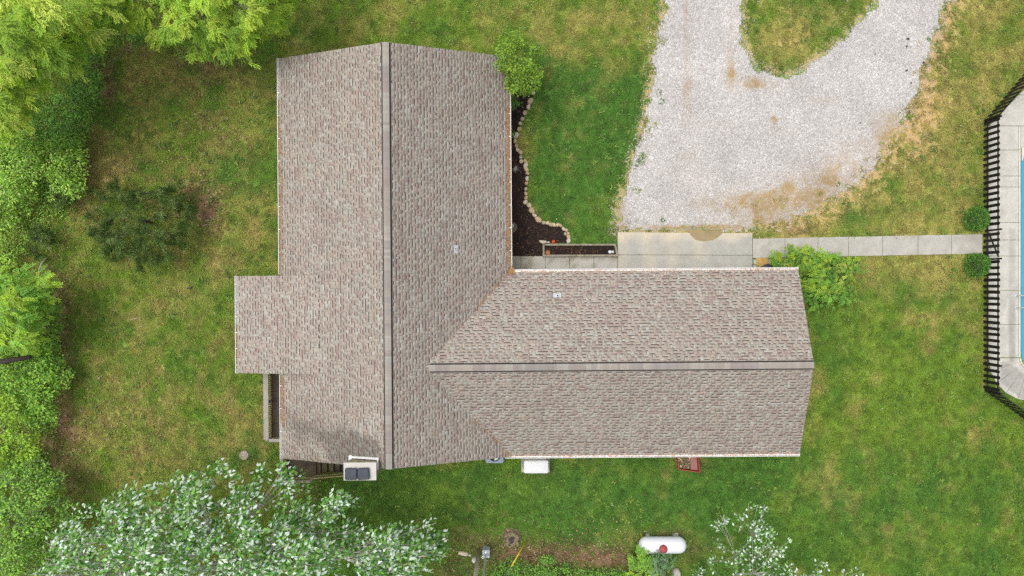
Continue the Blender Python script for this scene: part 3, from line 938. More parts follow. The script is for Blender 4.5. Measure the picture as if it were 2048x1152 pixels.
# main wing
hm = lambda x: HE + TM * min(x - XW, XE - x)
rw = roof_slab('roof', [(XW, YS, HE), (XR - .002, YS, HRM), (XR - .002, YN, HRM), (XW, YN, HE)], house)
re_ = roof_slab('roof', [(XR + .002, YS, HRM), (XE, YS, HE), (XE, YN, HE), (XR + .002, YN, HRM)], house)
chx0, chx1, chy1 = -8.2, -6.6, -8.45
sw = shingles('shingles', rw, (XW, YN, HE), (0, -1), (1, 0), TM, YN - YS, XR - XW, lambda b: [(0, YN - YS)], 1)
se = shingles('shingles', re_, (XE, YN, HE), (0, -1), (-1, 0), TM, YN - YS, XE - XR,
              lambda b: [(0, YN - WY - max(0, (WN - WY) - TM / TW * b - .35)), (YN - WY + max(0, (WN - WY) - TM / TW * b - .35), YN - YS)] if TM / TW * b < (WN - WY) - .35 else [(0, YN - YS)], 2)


def mildew(x, y):
    n = fbm(x, y, 1.2, 91, 4); n2 = fbm(x * .25, y, .5, 93, 3)
    d = np.abs((y + 7.6) + (x + 9.3) * .30)
    t = smooth(1.0, .1, d + (n - .5) * 1.4) * smooth(-12.3, -11.2, x) * smooth(-6.1, -7.0, x) * .75
    t2 = smooth(.55, .05, np.abs((y + 7.55) + (x + 7.7) * .42) + (n2 - .5) * .5) * smooth(-8.6, -8.0, x) * smooth(-6.3, -6.9, x)
    t3 = smooth(.9, .2, np.hypot((x + 8.8) * .8, (y + 8.35) * 1.1) + (n - .5) * .6)
    return np.clip(np.maximum(np.maximum(t, t2), t3) * .85 + .10 * smooth(.55, .7, n) * smooth(-4, -6, y), 0, .66)


stain_shingles(sw, mildew)
# right wing
def wx(b):       # west end of the wing's plane at uphill distance b (where it dips under the main slope)
    return XE - TW / TM * b
rn = roof_slab('roof', [(XE + .1, WN, HE), (wx(WN - WY) - .25, WY + .002, HRW), (WXE + .07, WY + .002, HRW), (WXE, WN, HE)], house)
rs_ = roof_slab('roof', [(XE + .1, WS, HE), (WXE, WS, HE), (WXE + .07, WY - .002, HRW), (wx(WN - WY) - .25, WY - .002, HRW)], house)
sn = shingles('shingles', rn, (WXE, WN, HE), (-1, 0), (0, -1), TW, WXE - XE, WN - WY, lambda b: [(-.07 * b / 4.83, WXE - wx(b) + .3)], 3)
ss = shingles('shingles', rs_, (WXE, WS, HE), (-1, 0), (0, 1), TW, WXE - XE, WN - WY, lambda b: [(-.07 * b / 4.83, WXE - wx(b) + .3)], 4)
# porch roof, shallower
PXW, PYN, PYS, PZ = -14.47, .74, -4.37, 2.86
PXE = -9.95
pz1 = HE + TM * (PXE - XW) + .01
ps = (pz1 - PZ) / (PXE - PXW)
rp_ = roof_slab('roof', [(PXW, PYS, PZ), (PXE, PYS, pz1), (PXE, PYN, pz1), (PXW, PYN, PZ)], house)
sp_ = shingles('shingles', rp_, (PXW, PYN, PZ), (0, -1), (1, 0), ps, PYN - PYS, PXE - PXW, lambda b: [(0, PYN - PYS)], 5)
for yy in (PYN - .03, PYS + .03):       # cheeks between porch roof and main slope
    mb = MB(); y0, y1 = yy - .02, yy + .02
    poly = [(XW, HE - .05), (PXE, pz1 - .06), (XW, PZ + ps * (XW - PXW) - .03)]
    mb.raw([(x, y0, z) for x, z in poly] + [(x, y1, z) for x, z in poly], [(0, 1, 2), (5, 4, 3), (0, 3, 4, 1), (1, 4, 5, 2), (2, 5, 3, 0)])
    mb.build('cheek_wall', MT['siding'], house)


# ridges: a raised cap strip over dark vent slots; each cap piece overlaps the next
def ridge(a, b, axis, z, slope, seed):
    r = np.random.default_rng(seed)
    rd = MB(); n = int(abs(b - a) / .145)
    half = .165
    cap_c = [lin(149, 141, 131), lin(144, 136, 127), lin(138, 131, 126), lin(149, 144, 135), lin(139, 129, 123)]
    c = cap_c[0]
    for i in range(n):
        t0 = a + (b - a) * i / n; t1 = a + (b - a) * (i + 1.15) / n
        if r.random() < .35:
            c = cap_c[r.integers(5)]
        cc = c * r.uniform(.94, 1.05)
        z0, z1 = z + .055, z + .048
        dz = half * slope * .55
        pts = [(-half, t0, z0 - dz), (0, t0, z0), (half, t0, z0 - dz), (half, t1, z1 - dz), (0, t1, z1), (-half, t1, z1 - dz)]
        if axis == 'y':
            pts = [(XR + p_, q_, z_) for p_, q_, z_ in pts]
        else:
            pts = [(q_, WY + p_, z_) for p_, q_, z_ in pts]
        pts = np.array(pts)
        low = pts - (0, 0, .012)
        rd.raw(np.concatenate([pts, low]), [(0, 1, 4, 5), (1, 2, 3, 4), (6, 7, 1, 0), (7, 8, 2, 1), (5, 4, 10, 11), (4, 3, 9, 10), (0, 5, 11, 6), (2, 8, 9, 3)], cc)
    o = rd.build('ridge_cap', MT['shingle'], house, kind='stuff')
    vb = MB()
    for sgn in (-1, 1):
        q0 = half - .02; q1 = half + .062
        prof = [(q0 * sgn, z - q0 * slope + .042), (q1 * sgn, z - q1 * slope + .036), (q1 * sgn, z - q1 * slope - .01), (q0 * sgn, z - q0 * slope - .01)]
        m_ = [(XR + p_, t_, z_) if axis == 'y' else (t_, WY + p_, z_) for t_ in (min(a, b) , max(a, b)) for p_, z_ in prof]
        vb.raw(m_, [(0, 1, 2, 3), (7, 6, 5, 4)] + [(i, 4 + i, 4 + (i + 1) % 4, (i + 1) % 4) for i in range(4)])
    vb.build('ridge_vent', MT['dark'], house)


ridge(YN - .02, YS + .02, 'y', HRM, TM, 21)
ridge(WXE + .05, P(858, 0, HRW)[0], 'x', HRW, TW, 22)


# gutters: U troughs with hangers and whatever has collected in them
def gutter(a, b, out, z, fill, seed, hang=1.2, fill_to=1.0, fill_from=0.):
    """a->b along the eave, out = unit plan vector away from roof"""
    a = np.array([*a, 0.]); b = np.array([*b, 0.]); o = np.array([*out, 0.])
    d = b - a; Ln = np.linalg.norm(d); d = d / Ln
    w = .125
    g = MB()
    prof = [(0, -.02), (.006, -.02), (.006, -.105), (w - .022, -.105), (w - .012, -.012), (w + .006, -.012), (w + .006, .008), (w - .022, .008), (w - .026, -.112), (0, -.112)]
    v = [a + o * (.012 + p_) + (0, 0, z + q_) for p_, q_ in prof] + [b + o * (.012 + p_) + (0, 0, z + q_) for p_, q_ in prof]
    n = len(prof)
    g.raw(v, [tuple(range(n)), tuple(range(2 * n - 1, n - 1, -1))] + [(i, n + i, n + (i + 1) % n, (i + 1) % n) for i in range(n)])
    go = g.build('gutter', MT['gutter'], house)
    for s in (0, Ln):
        e = MB(); p = a + d * s
        e.bar(p + o * .01 + (0, 0, z - .05), p + o * (w + .02) + (0, 0, z - .05), .012, .13); e.build('end_cap', MT['white'], go)
    s = hang * .5
    while s < Ln:
        e = MB(); p = a + d * s
        e.bar(p + o * .0 + (0, 0, z + .008), p + o * (w + .015) + (0, 0, z + .008), .03, .006); e.build('hanger', MT['white'], go)
        s += hang
    # fill
    r = np.random.default_rng(seed)
    fl = MB(); L0 = Ln * fill_from; L1 = Ln * fill_to; m = int((L1 - L0) / .06)
    cols = {'needles': [lin(150, 118, 78), lin(138, 112, 82), lin(124, 104, 80), lin(158, 136, 104)], 'pale': [lin(225, 205, 195), lin(236, 226, 216), lin(205, 160, 145), lin(212, 180, 150), lin(240, 236, 232)],
            'dark': [lin(40, 34, 30), lin(60, 48, 36)]}[fill]
    zt = {'needles': .0, 'pale': .004, 'dark': -.07}[fill]
    for i in range(m):
        s0 = L0 + (L1 - L0) * i / m; s1 = L0 + (L1 - L0) * (i + 1) / m
        for j in range(2):
            o0 = .018 + j * .034; o1 = o0 + .034
            hh = z + zt + r.uniform(-.014, .012)
            fl.raw([a + d * s0 + o * o0 + (0, 0, hh), a + d * s0 + o * o1 + (0, 0, hh), a + d * s1 + o * o1 + (0, 0, hh), a + d * s1 + o * o0 + (0, 0, hh)], [(0, 1, 2, 3)], cols[r.integers(len(cols))] * r.uniform(.8, 1.15))
    fl.build('gutter_debris', MT['debris'], go, kind='stuff')


gutter((XW, YN), (XW, .82), (-1, 0), HE - .01, 'needles', 31, fill_from=.19)
gutter((XW, -4.45), (XW, YS), (-1, 0), HE - .01, 'needles', 32, fill_to=.55)
gutter((XE, YN), (XE, WN + .16), (1, 0), HE - .01, 'needles', 33)
gutter((XE + .16, WN), (WXE, WN), (0, 1), HE - .01, 'pale', 34)
gutter((XE - .3, WS - .01), (WXE, WS - .01), (0, -1), HE - .01, 'pale', 35)
gutter((PXW, PYN), (PXW, PYS), (-1, 0), PZ - .01, 'needles', 36, .85, fill_to=.95, fill_from=.5)

# pine needles caught on the eave edge and in the valleys
fl = MB(); r = np.random.default_rng(51)


def litter(x, y, z, L_, w, ang, col):
    d = np.array([cos(ang), sin(ang), 0]) * L_ / 2; s_ = np.array([-sin(ang), cos(ang), 0]) * w / 2; p = np.array([x, y, z])
    fl.raw([p - d - s_, p + d - s_, p + d + s_ + (0, 0, .006), p - d + s_ + (0, 0, .006)], [(0, 1, 2, 3)], col)


ncol = [lin(160, 118, 70), lin(146, 104, 60), lin(132, 98, 66), lin(170, 138, 98)]
for i in range(800):
    y = r.uniform(1.2, 9.5); dx = abs(r.normal(0, .055)); x = XE - dx
    litter(x, y, HE + TM * dx + .03, r.uniform(.05, .13), .016, r.uniform(0, pi), ncol[r.integers(4)] * r.uniform(.8, 1.2))
for i in range(420):
    y = r.choice([r.uniform(1.0, 8.5), r.uniform(-7.2, -4.5)], p=[.65, .35]); dx = abs(r.normal(0, .07)); x = XW + dx
    litter(x, y, HE + TM * dx + .03, r.uniform(.05, .12), .016, r.uniform(0, pi), ncol[r.integers(4)] * r.uniform(.8, 1.2))
for i in range(200):                                # valleys
    t = abs(r.normal(0, .28)) if r.random() < .6 else r.random() * .9
    t = min(t, 1); b_ = t * 4.3
    north = r.random() < .55
    if not north and t > .45:
        continue
    x = XE - b_ + r.normal(0, .06)
    y = (WN - TM / TW * b_ if north else WS + TM / TW * b_) + r.normal(0, .06)
    zz = max(HE + TM * (XE - x), HE + TW * min(WN - y, y - WS)) + .035
    litter(x, y, zz, r.uniform(.05, .13), .02, r.uniform(0, pi), ncol[r.integers(4)] * r.uniform(.8, 1.1))
for i in range(160):
    x, y = XE + r.normal(.06, .09), WN + r.normal(.04, .09)
    litter(x, y, HE + .03 + abs(r.normal(0, .02)), r.uniform(.05, .12), .022, r.uniform(0, pi), ncol[r.integers(4)])
for i in range(260):
    x = r.uniform(0, 15); k_ = r.random() < .4
    d_ = abs(r.normal(0, .06))
    y = WN - d_ if k_ else WS + d_
    litter(x if not k_ else r.uniform(0, 15), y, HE + TW * d_ + .03, r.uniform(.04, .09), .02, r.uniform(0, pi), [lin(200, 150, 120), lin(226, 208, 190), lin(170, 120, 80)][r.integers(3)])
fl.build('roof_litter', MT['debris'], house, kind='stuff')

# walls
wb = MB()
i_ = .42
x0, x1, y0, y1 = XW + i_, XE - i_, YS + .35, YN - .35
top = HE - .02 + TM * (i_) - .17
def gable(mb, x0, x1, y0, y1, z0, ze, zr, axis):
    if axis == 'y':
        xm = (x0 + x1) / 2
        pr = [(x0, z0), (x1, z0), (x1, ze), (xm, zr), (x0, ze)]
        v = [(x, y0, z) for x, z in pr] + [(x, y1, z) for x, z in pr]
    else:
        ym = (y0 + y1) / 2
        pr = [(y0, z0), (y1, z0), (y1, ze), (ym, zr), (y0, ze)]
        v = [(x0, y, z) for y, z in pr] + [(x1, y, z) for y, z in pr]
    mb.raw(v, [(0, 1, 2, 3, 4), (9, 8, 7, 6, 5)] + [(i, 5 + i, 5 + (i + 1) % 5, (i + 1) % 5) for i in range(5)])
gable(wb, x0, x1, y0, y1, .35, top, HRM - .2, 'y'); wb.build('wall', MT['siding'], house)
wb = MB(); gable(wb, XE - .6, WXE - .35, WS + i_, WN - i_, .35, HE - .19 + TW * i_, HRW - .2, 'x'); wb.build('wall', MT['siding'], house)
wb = MB(); wb.box(x0 - .02, x1 + .02, y0 - .02, y1 + .02, -.2, .34); wb.build('foundation', MT['concrete'], house)
wb = MB(); wb.box(XE - .5, WXE - .33, WS + i_ - .02, WN - i_ + .02, -.2, .34); wb.build('foundation', MT['concrete'], house)
gd = MB(); gd.box(7.2, 12.4, WN - i_ + .003, WN - i_ + .05, .1, 2.35); gdo = gd.build('garage_door', MT['white'], house)
for k in range(4):
    e = MB(); e.box(7.25, 12.35, WN - i_ + .052, WN - i_ + .07, .14 + k * .55, .14 + k * .55 + .50); e.build('panel', MT['white'], gdo)
for px_, z_ in ((PXW + .25, PZ - .19),):
    for y_ in (PYN - .25, PYS + .25, (PYN + PYS) / 2):
        e = MB(); e.box(px_, px_ + .13, y_ - .065, y_ + .065, 0, z_); e.build('porch_post', MT['white'], house)

# roof pipe vents
def HP(px, py, z):
    p = P(px, py, z); c, s_ = cos(-ROT), sin(-ROT)
    return np.array([p[0] * c - p[1] * s_, p[0] * s_ + p[1] * c, z])


for px, py, ax in ((909, 497, 'y'), (1116, 592, 'x')):
    z = 4.6 if ax == 'y' else 4.05
    p = HP(px, py, z)
    if ax == 'y':
        zs = HE + TM * (XE - p[0]); up = np.array([-1, 0, TM])
        fdir = np.array([0, 1., 0])
    else:
        zs = HE + TW * (WN - p[1]); up = np.array([0, -1, TW]); fdir = np.array([1., 0, 0])
    up = up / np.linalg.norm(up); nr = np.cross(up, fdir); nr = nr if nr[2] > 0 else -nr
    c = np.array([p[0], p[1], zs]) + nr * .04
    e = MB(); q = [c + up * a_ + fdir * b_ for a_, b_ in ((-.13, -.21), (-.13, .21), (.10, .21), (.10, -.21))]
    e.raw(q + [x - nr * .03 for x in q], [(0, 1, 2, 3), (7, 6, 5, 4), (0, 4, 5, 1), (1, 5, 6, 2), (2, 6, 7, 3), (3, 7, 4, 0)])
    vp = e.build('pipe_vent', MT['metalgrey'], house)
    e = MB(); e.lathe(c, [(.10, -.02), (.075, .07), (.055, .09), (.055, .26), (.04, .26), (.04, .10)], 14); e.build('pipe', MT['white'], vp, True)
    e = MB(); e.lathe(c, [(.039, .15), (.039, .20)], 12); e.build('pipe_mouth', MT['dark'], vp)

# chimney chase on the south gable
CZ = 5.72
c0 = HP(687, 925.5, CZ); c1 = HP(752.5, 960.5, CZ)
cxa, cxb, cya, cyb = c0[0], c1[0], c1[1], c0[1]
e = MB(); e.box(cxa + .09, cxb - .07, cya + .07, cyb - .07, 0, CZ - .12); ch = e.build('chimney', MT['chase'], house)
e = MB(); e.box(cxa, cxb, cya, cyb, CZ - .12, CZ); e.build('cap', MT['chimneycap'], ch)
for k in range(2):
    mx = cxa + .09 + .30 + k * .60; my = (cya + cyb) / 2 - .08
    ang = (-.005, .05)[k]; w = .285
    e = MB()
    rr = lambda w_: [(mx + (a_ * cos(ang) - b_ * sin(ang)) * w_, my + (a_ * sin(ang) + b_ * cos(ang)) * w_) for a_, b_ in ((-1, -.86), (-.86, -1), (.86, -1), (1, -.86), (1, .86), (.86, 1), (-.86, 1), (-1, .86))]
    r0, r1, r2 = rr(w * .86), rr(w), rr(w * .87)
    v = [(x, y, CZ) for x, y in r0] + [(x, y, CZ + .10) for x, y in r0] + [(x, y, CZ + .10) for x, y in r1] + [(x, y, CZ + .15) for x, y in r1] + [(x, y, CZ + .185) for x, y in r2]
    f = [tuple(range(32, 40))] + [(8 * l + i, 8 * l + (i + 1) % 8, 8 * l + 8 + (i + 1) % 8, 8 * l + 8 + i) for l in range(4) for i in range(8)]
    e.raw(v, f); e.build('flue_cover', MT['navy'], ch)
zr0 = HE + TM * (cxa - XW); zr1 = HE + TM * (cxb - XW)
# white apron trim along the uphill foot of the chase, with its two upturned ends
yb_ = cyb - .02
e = MB()
e.bar((cxa + .06, yb_ + .05, zr0 + .20), (cxb - .02, yb_ + .05, zr1 + .02), .10, .13); e.build('base_trim', MT['white'], ch)
e = MB(); e.bar((cxa + .10, yb_ - .18, zr0 + .30), (cxa + .10, yb_ + .14, zr0 + .26), .15, .10); e.build('base_trim', MT['white'], ch)
e = MB(); e.bar((cxb - .03, yb_ - .45, zr1 + .10), (cxb - .03, yb_ + .12, zr1 + .06), .07, .14); e.build('base_trim', MT['gutter'], ch)

# ------------------------------------------------------------------ wooden deck with stairs
deck = thing('deck', 'dark wet wooden deck with grey handrail wrapping the southwest corner', 'deck', rz=ROT)
DZ, RZ = .62, 1.42
dx0, dx1 = -13.50, XW + .40
x = dx0
while x < dx1:
    e = MB(); e.box(x, min(x + .132, dx1), -8.22, .6, DZ - .035, DZ + random.uniform(-.003, .003)); e.build('deck_board', MT['deck'], deck); x += .14
sx0, sx1, sy0, sy1 = -12.70, -11.12, -10.48, -8.235
x = sx0
while x < sx1 - .02:
    e = MB(); e.box(x, x + .132, sy0, sy1, DZ - .035, DZ + random.uniform(-.003, .003)); e.build('deck_board', MT['deck'], deck); x += .14
for k in range(5):
    z = DZ - .11 * (k + 1); xa = sx1 + .02 + k * .335
    e = MB(); e.box(xa, xa + .29, -10.25, YS + .30, z - .04, z); e.build('stair_tread', MT['deck'], deck)
    e = MB(); e.box(xa - .018, xa - .002, -10.25, YS + .30, z - .09, z + .06); e.build('riser', MT['dark'], deck)
for yy in (-10.28, ):
    e = MB(); e.bar((sx1, yy, DZ - .1), (sx1 + 1.9, yy, .02), .04, .24); e.build('stringer', MT['deck'], deck)


def rail_run(a, b, za, zb, floor_a, floor_b, cap_w=.15, mat='rail', sp=.115):
    a = np.array([*a, 0.]); b = np.array([*b, 0.]); Ln = np.linalg.norm(b - a); d = (b - a) / Ln
    e = MB(); e.bar(a + (0, 0, za), b + (0, 0, zb), cap_w, .038); e.build('handrail', MT[mat], deck)
    for off in (.07, ):
        e = MB(); e.bar(a + (0, 0, za - off), b + (0, 0, zb - off), .04, .08); e.build('subrail', MT['baluster'], deck)
    e = MB(); e.bar(a + (0, 0, floor_a + .1), b + (0, 0, floor_b + .1), .04, .08); e.build('subrail', MT['baluster'], deck)
    n = int(Ln / sp)
    for i in range(1, n):
        t = i / n; p = a + (b - a) * t
        z1 = za + (zb - za) * t - .05; z0 = floor_a + (floor_b - floor_a) * t
        e = MB(); e.bar(p + (0, 0, z0), p + (0, 0, z1), .036, .036); e.build('baluster', MT['baluster'], deck)


rail_run((dx0 - .02, .55), (dx0 - .02, -8.20), RZ, RZ, DZ, DZ, .27)
rail_run((dx0 + .12, -8.24), (XW - .12, -8.24), RZ, RZ, DZ, DZ, .17)
rail_run((sx0, -8.40), (sx0, -10.50), RZ, RZ, DZ, DZ, .16)
rail_run((sx0 + .09, -10.50), (sx1, -10.50), RZ, RZ, DZ, DZ, .13, 'timber')
rail_run((sx1 + .06, -10.38), (sx1 + 2.0, -10.38), RZ - .08, RZ - .72, DZ, .05, .05, 'baluster')
for x, y in ((dx0 - .02, -8.24), (dx0 - .02, -4.0), (dx0 - .02, -6.2), (dx0 - .02, .5), (sx0, -10.5), (sx0, -8.3), (sx1 + .02, -10.46), (sx1 + 2.0, -10.38)):
    e = MB(); e.box(x - .05, x + .05, y - .05, y + .05, 0, RZ - .045 if x < sx1 + 1 else .75); e.build('post', MT['rail'], deck)

# ------------------------------------------------------------------ flower bed, border stones, planter
mb = MB(); poly = W(BED)
mb.prism(poly[::-1], -.05, .06); bed = mb.build('flower_bed', MT['mulch'], kind='structure')
mb = MB(); r = np.random.default_rng(61)
ccol = [lin(50, 36, 30), lin(34, 25, 23), lin(70, 46, 34), lin(95, 70, 50), lin(28, 22, 22), lin(120, 95, 70)]
cw = [.3, .3, .17, .06, .14, .03]


def chips(mb, poly_px, n, z, zj=.03):
    xs_ = [p[0] for p in poly_px]; ys_ = [p[1] for p in poly_px]
    c = 0
    while c < n:
        a, b_ = r.uniform(min(xs_), max(xs_)), r.uniform(min(ys_), max(ys_))
        if not inpoly(np.array([a]), np.array([b_]), poly_px)[0]:
            continue
        p = P(a, b_, 0); p[2] = z + r.uniform(0, zj)
        an = r.uniform(0, 2 * pi); dv = np.array([cos(an), sin(an), r.uniform(-.35, .35)]) * r.uniform(.025, .07); sv = np.array([-sin(an), cos(an), r.uniform(-.3, .3)]) * r.uniform(.01, .02)
        mb.raw([p - dv - sv, p + dv - sv, p + dv + sv, p - dv + sv, p + (0, 0, .012)], [(0, 1, 4), (1, 2, 4), (2, 3, 4), (3, 0, 4)], ccol[r.choice(6, p=cw)])
        c += 1


chips(mb, [(p[0], p[1]) for p in BED], 5200, .055)
mb.build('mulch', MT['chip'], kind='stuff')

BORD = [(1067, 186), (1060, 203), (1057, 214), (1050, 226), (1045, 238), (1040, 247), (1038, 258), (1032, 271), (1030, 282), (1033, 292), (1035, 299.5), (1041, 305), (1042, 314), (1042.5, 323), (1051, 323.5), (1051.5, 331), (1053, 339), (1055, 347), (1054, 357),
        (1053, 367), (1052, 378), (1051, 387), (1052, 396), (1051, 403.5), (1058, 410.5), (1064, 421.5), (1069, 430.5), (1077, 439), (1087, 445), (1095, 446.5), (1102.5, 449), (1108, 449.5), (1115.5, 449.5), (1121.5, 451.5), (1127, 457.5), (1133, 461), (1130.5, 467.5), (1136, 467), (1137, 473), (1137.5, 481)]
border = thing('stone_border', 'curved edging of tan stones between the dark mulch bed and the lawn', 'border')
STONES = [MT['stone']] + [M('border_stone', c, .85, n1=(7, .2), n2=(30, .12), bump=(14, .6, .03)) for c in ((.40, .30, .17), (.50, .43, .33), (.44, .31, .20), (.36, .31, .23))]
smes = []
for k in range(8):
    rr_ = np.random.default_rng(300 + k); n = 8
    ang = np.sort((np.arange(n) + rr_.uniform(-.3, .3, n)) * 2 * pi / n); rad = rr_.uniform(.78, 1.12, n)
    lv = []
    for s_, z in ((1.0, 0), (1.04, .45), (.95, .8), (.72, 1.0)):
        lv += [(cos(a) * q * s_, sin(a) * q * s_ * .8, z + rr_.uniform(-.06, .06)) for a, q in zip(ang, rad)]
    f = [(l * n + i, l * n + (i + 1) % n, (l + 1) * n + (i + 1) % n, (l + 1) * n + i) for l in range(3) for i in range(n)] + [tuple(range(3 * n, 4 * n))]
    me = bpy.data.meshes.new('stone'); me.from_pydata(lv, [], f); me.materials.append(STONES[k % 5])
    smes.append(me)
sz = {1: 8, 25: 8.3, 24: 6, 27: 8.0, 7: 7, 38: 6.8, 39: 6.5, 28: 5.5, 36: 4, 34: 4.6, 35: 4.6, 37: 4.2, 33: 4.6, 32: 5}
for i, (a, b_) in enumerate(BORD):
    o = bpy.data.objects.new('stone', smes[i % 8]); COL.objects.link(o); o.parent = border
    nxt = BORD[min(i + 1, len(BORD) - 1)]; prv = BORD[max(i - 1, 0)]
    an = math.atan2(-(nxt[1] - prv[1]), nxt[0] - prv[0])
    o.location = P(a, b_, .1); o.location.z = .03
    q = sz.get(i, random.uniform(5.0, 6.2)) * S * .93
    o.scale = (q * random.uniform(.95, 1.15), q * random.uniform(.9, 1.2), random.uniform(.11, .20)); o.rotation_euler = (random.uniform(-.1, .1), random.uniform(-.1, .1), an + random.uniform(-.4, .4))

plz = .36
planter = thing('planter_box', 'long low timber planter box filled with dark mulch beside the walkway', 'planter')
a, b_, c, d_ = P(1085.5, 487.5, plz), P(1232.5, 487.5, plz), P(1236, 512.5, plz), P(1085.5, 513, plz)
th = .10
e = MB(); e.prism([a[:2] + (0, -th), a[:2] + (0, 0), b_[:2], b_[:2] + (0, -th)][::-1], 0, plz); e.build('timber', MT['timber'], planter)
e = MB(); e.prism([d_[:2], d_[:2] + (0, th), c[:2] + (0, th), c[:2]][::-1], 0, plz); e.build('timber', MT['timber'], planter)
e = MB(); e.prism([d_[:2] + (0, th + .002), a[:2] + (0, -th - .002), a[:2] + (th, -th - .002), d_[:2] + (th, th + .002)][::-1], 0, plz - .004); e.build('timber', MT['timber'], planter)
e = MB(); e.prism([c[:2] + (-th, th + .002), b_[:2] + (-th, -th - .002), b_[:2] + (.01, -th - .002), c[:2] + (-.002, th + .002)][::-1], 0, plz - .03); e.build('timber', MT['timber'], planter)
e = MB(); e.prism([d_[:2] + (th, th), a[:2] + (th, -th), b_[:2] + (-th, -th), c[:2] + (-th, th)][::-1], 0, plz - .10); e.build('soil', MT['mulch'], planter)
mb = MB(); chips(mb, [(1090, 491), (1228, 491), (1228, 508), (1090, 508)], 700, plz - .10); mb.build('mulch', MT['chip'], planter, kind='stuff')
# ornaments
rab = thing('rabbit_statue', 'white rabbit ornament lying at the east end of the planter box', 'ornament', P(1222, 504, plz - .08))
e = MB(); e.lathe((-.07, 0, .06), [(.03, -.06), (.085, -.03), (.10, .02), (.07, .075), (.02, .095)], 12); e.build('body', MT['white'], rab, True)
e = MB(); e.lathe((.085, 0, .08), [(.03, -.06), (.07, -.02), (.075, .02), (.045, .06), (.015, .07)], 12); e.build('head', MT['white'], rab, True)
for s_ in (-1, 1):
    e = MB(); e.tube([(.09, .03 * s_, .13), (.12, .06 * s_, .20), (.14, .065 * s_, .24)], [.018, .022, .008], 6); e.build('ear', MT['white'], rab, True)
    e = MB(); e.lathe((.135, .028 * s_, .115), [(.008, 0), (.011, .008), (.004, .014)], 6); e.build('eye', MT['black'], rab)
e = MB(); e.lathe(P(1095.5, 505, plz - .09), [(.09, 0), (.12, .10), (.135, .10), (.135, .13), (.115, .13), (.10, .06)], 16)
tag(e.build('clay_pot', MT['terracotta'], smoothf=False), 'clay pot sunk in the west end of the planter box', 'pot')
for nm, mt, px, py, sx, sy, lb, cat in (('stone', 'stone', 1085.5, 484, 8, 4.6, 'oblong tan stone lying by the planter corner in the mulch', 'stone'),):
    o = bpy.data.objects.new('flat_stone', smes[2]); COL.objects.link(o); o.location = P(px, py, .05); o.location.z = .05; o.scale = (sx * S, sy * S, .14); o.rotation_euler = (0, 0, -.1); tag(o, lb, cat)
e = MB(); q = P(1096.5, 485, .08); e.raw([q + (-.09, -.05, 0), q + (.09, -.03, 0), q + (.11, .05, 0), q + (-.06, .06, 0), q + (-.05, -.02, .12), q + (.07, 0, .10), q + (.05, .03, .11), q + (-.04, .03, .13)],
      [(3, 2, 1, 0), (4, 5, 6, 7), (0, 1, 5, 4), (1, 2, 6, 5), (2, 3, 7, 6), (3, 0, 4, 7)])
tag(e.build('white_rock', MT['white']), 'small white rock between the oblong stone and the orange ball', 'stone')
e = MB(); e.lathe(P(1106.8, 484, .06), [(.02, 0), (.09, .04), (.115, .10), (.09, .17), (.03, .205), (.012, .23)], 14)
tag(e.build('orange_ball', MT['orange'], smoothf=True), 'bright orange red ball ornament in the mulch behind the planter', 'ornament')
# cleanout lid by the eave
lidt = thing('septic_cover', 'round brown cover with white capped pipe in the mulch at the eave', 'cover', P(1024, 455, 0))
e = MB(); e.lathe((0, 0, 0), [(.30, 0), (.30, .09), (.27, .11)], 22); e.build('disc', M('brown_cover', (.13, .10, .07), .8, n1=(9, .2)), lidt)
e = MB(); e.lathe((.03, .08, .1), [(.075, 0), (.075, .10), (.05, .10), (.05, .05)], 14); e.build('pipe', MT['white'], lidt)
e = MB(); e.lathe((.03, .08, .1), [(.049, .052), (.049, .06)], 12); e.build('pipe_cap', MT['boxgrey'], lidt)

# ------------------------------------------------------------------ yard equipment
# air conditioner
ac = thing('air_conditioner', 'grey blue air conditioner half hidden under the south eave', 'air conditioner')
az = .80
p0 = P(971.5, 895, az); p1 = P(1007, 926.5, az)
def rrect(x0, x1, y0, y1, r_, k=4):
    o = []
    for cx_, cy_, s0 in ((x1 - r_, y1 - r_, 0), (x0 + r_, y1 - r_, pi / 2), (x0 + r_, y0 + r_, pi), (x1 - r_, y0 + r_, 1.5 * pi)):
        o += [(cx_ + r_ * cos(s0 + pi / 2 * i / k), cy_ + r_ * sin(s0 + pi / 2 * i / k)) for i in range(k + 1)]
    return o
e = MB(); e.prism(rrect(p0[0], p1[0], p1[1], p0[1], .10), .08, az, inset=.03, chamfer=.02); e.build('cabinet', MT['acblue'], ac)
e = MB(); e.box(p0[0] - .05, p1[0] + .05, p1[1] - .05, p0[1] + .05, 0, .078); e.build('pad', MT['concrete'], ac)
cc = ((p0[0] + p1[0]) / 2, (p0[1] + p1[1]) / 2, az)
e = MB(); e.lathe(cc, [(.34, .002), (.34, .012), (.33, .014)], 24); e.build('fan_well', MT['dark'], ac)
for k in range(3):
    a_ = k * 2 * pi / 3 + .9
    e = MB(); e.raw([(cc[0] + cos(a_ + u) * rr_, cc[1] + sin(a_ + u) * rr_, az + zz) for u, rr_, zz in ((-.1, .07, .018), (-.45, .29, .016), (.45, .29, .034), (.3, .07, .03))], [(0, 1, 2, 3)]); e.build('fan_blade', MT['metalgrey'], ac)
for k in range(10):
    a_ = k * pi / 10
    e = MB(); e.bar((cc[0] - cos(a_) * .34, cc[1] - sin(a_) * .34, az + .05), (cc[0] + cos(a_) * .34, cc[1] + sin(a_) * .34, az + .05), .006, .006); e.build('grille_wire', MT['acblue'], ac)

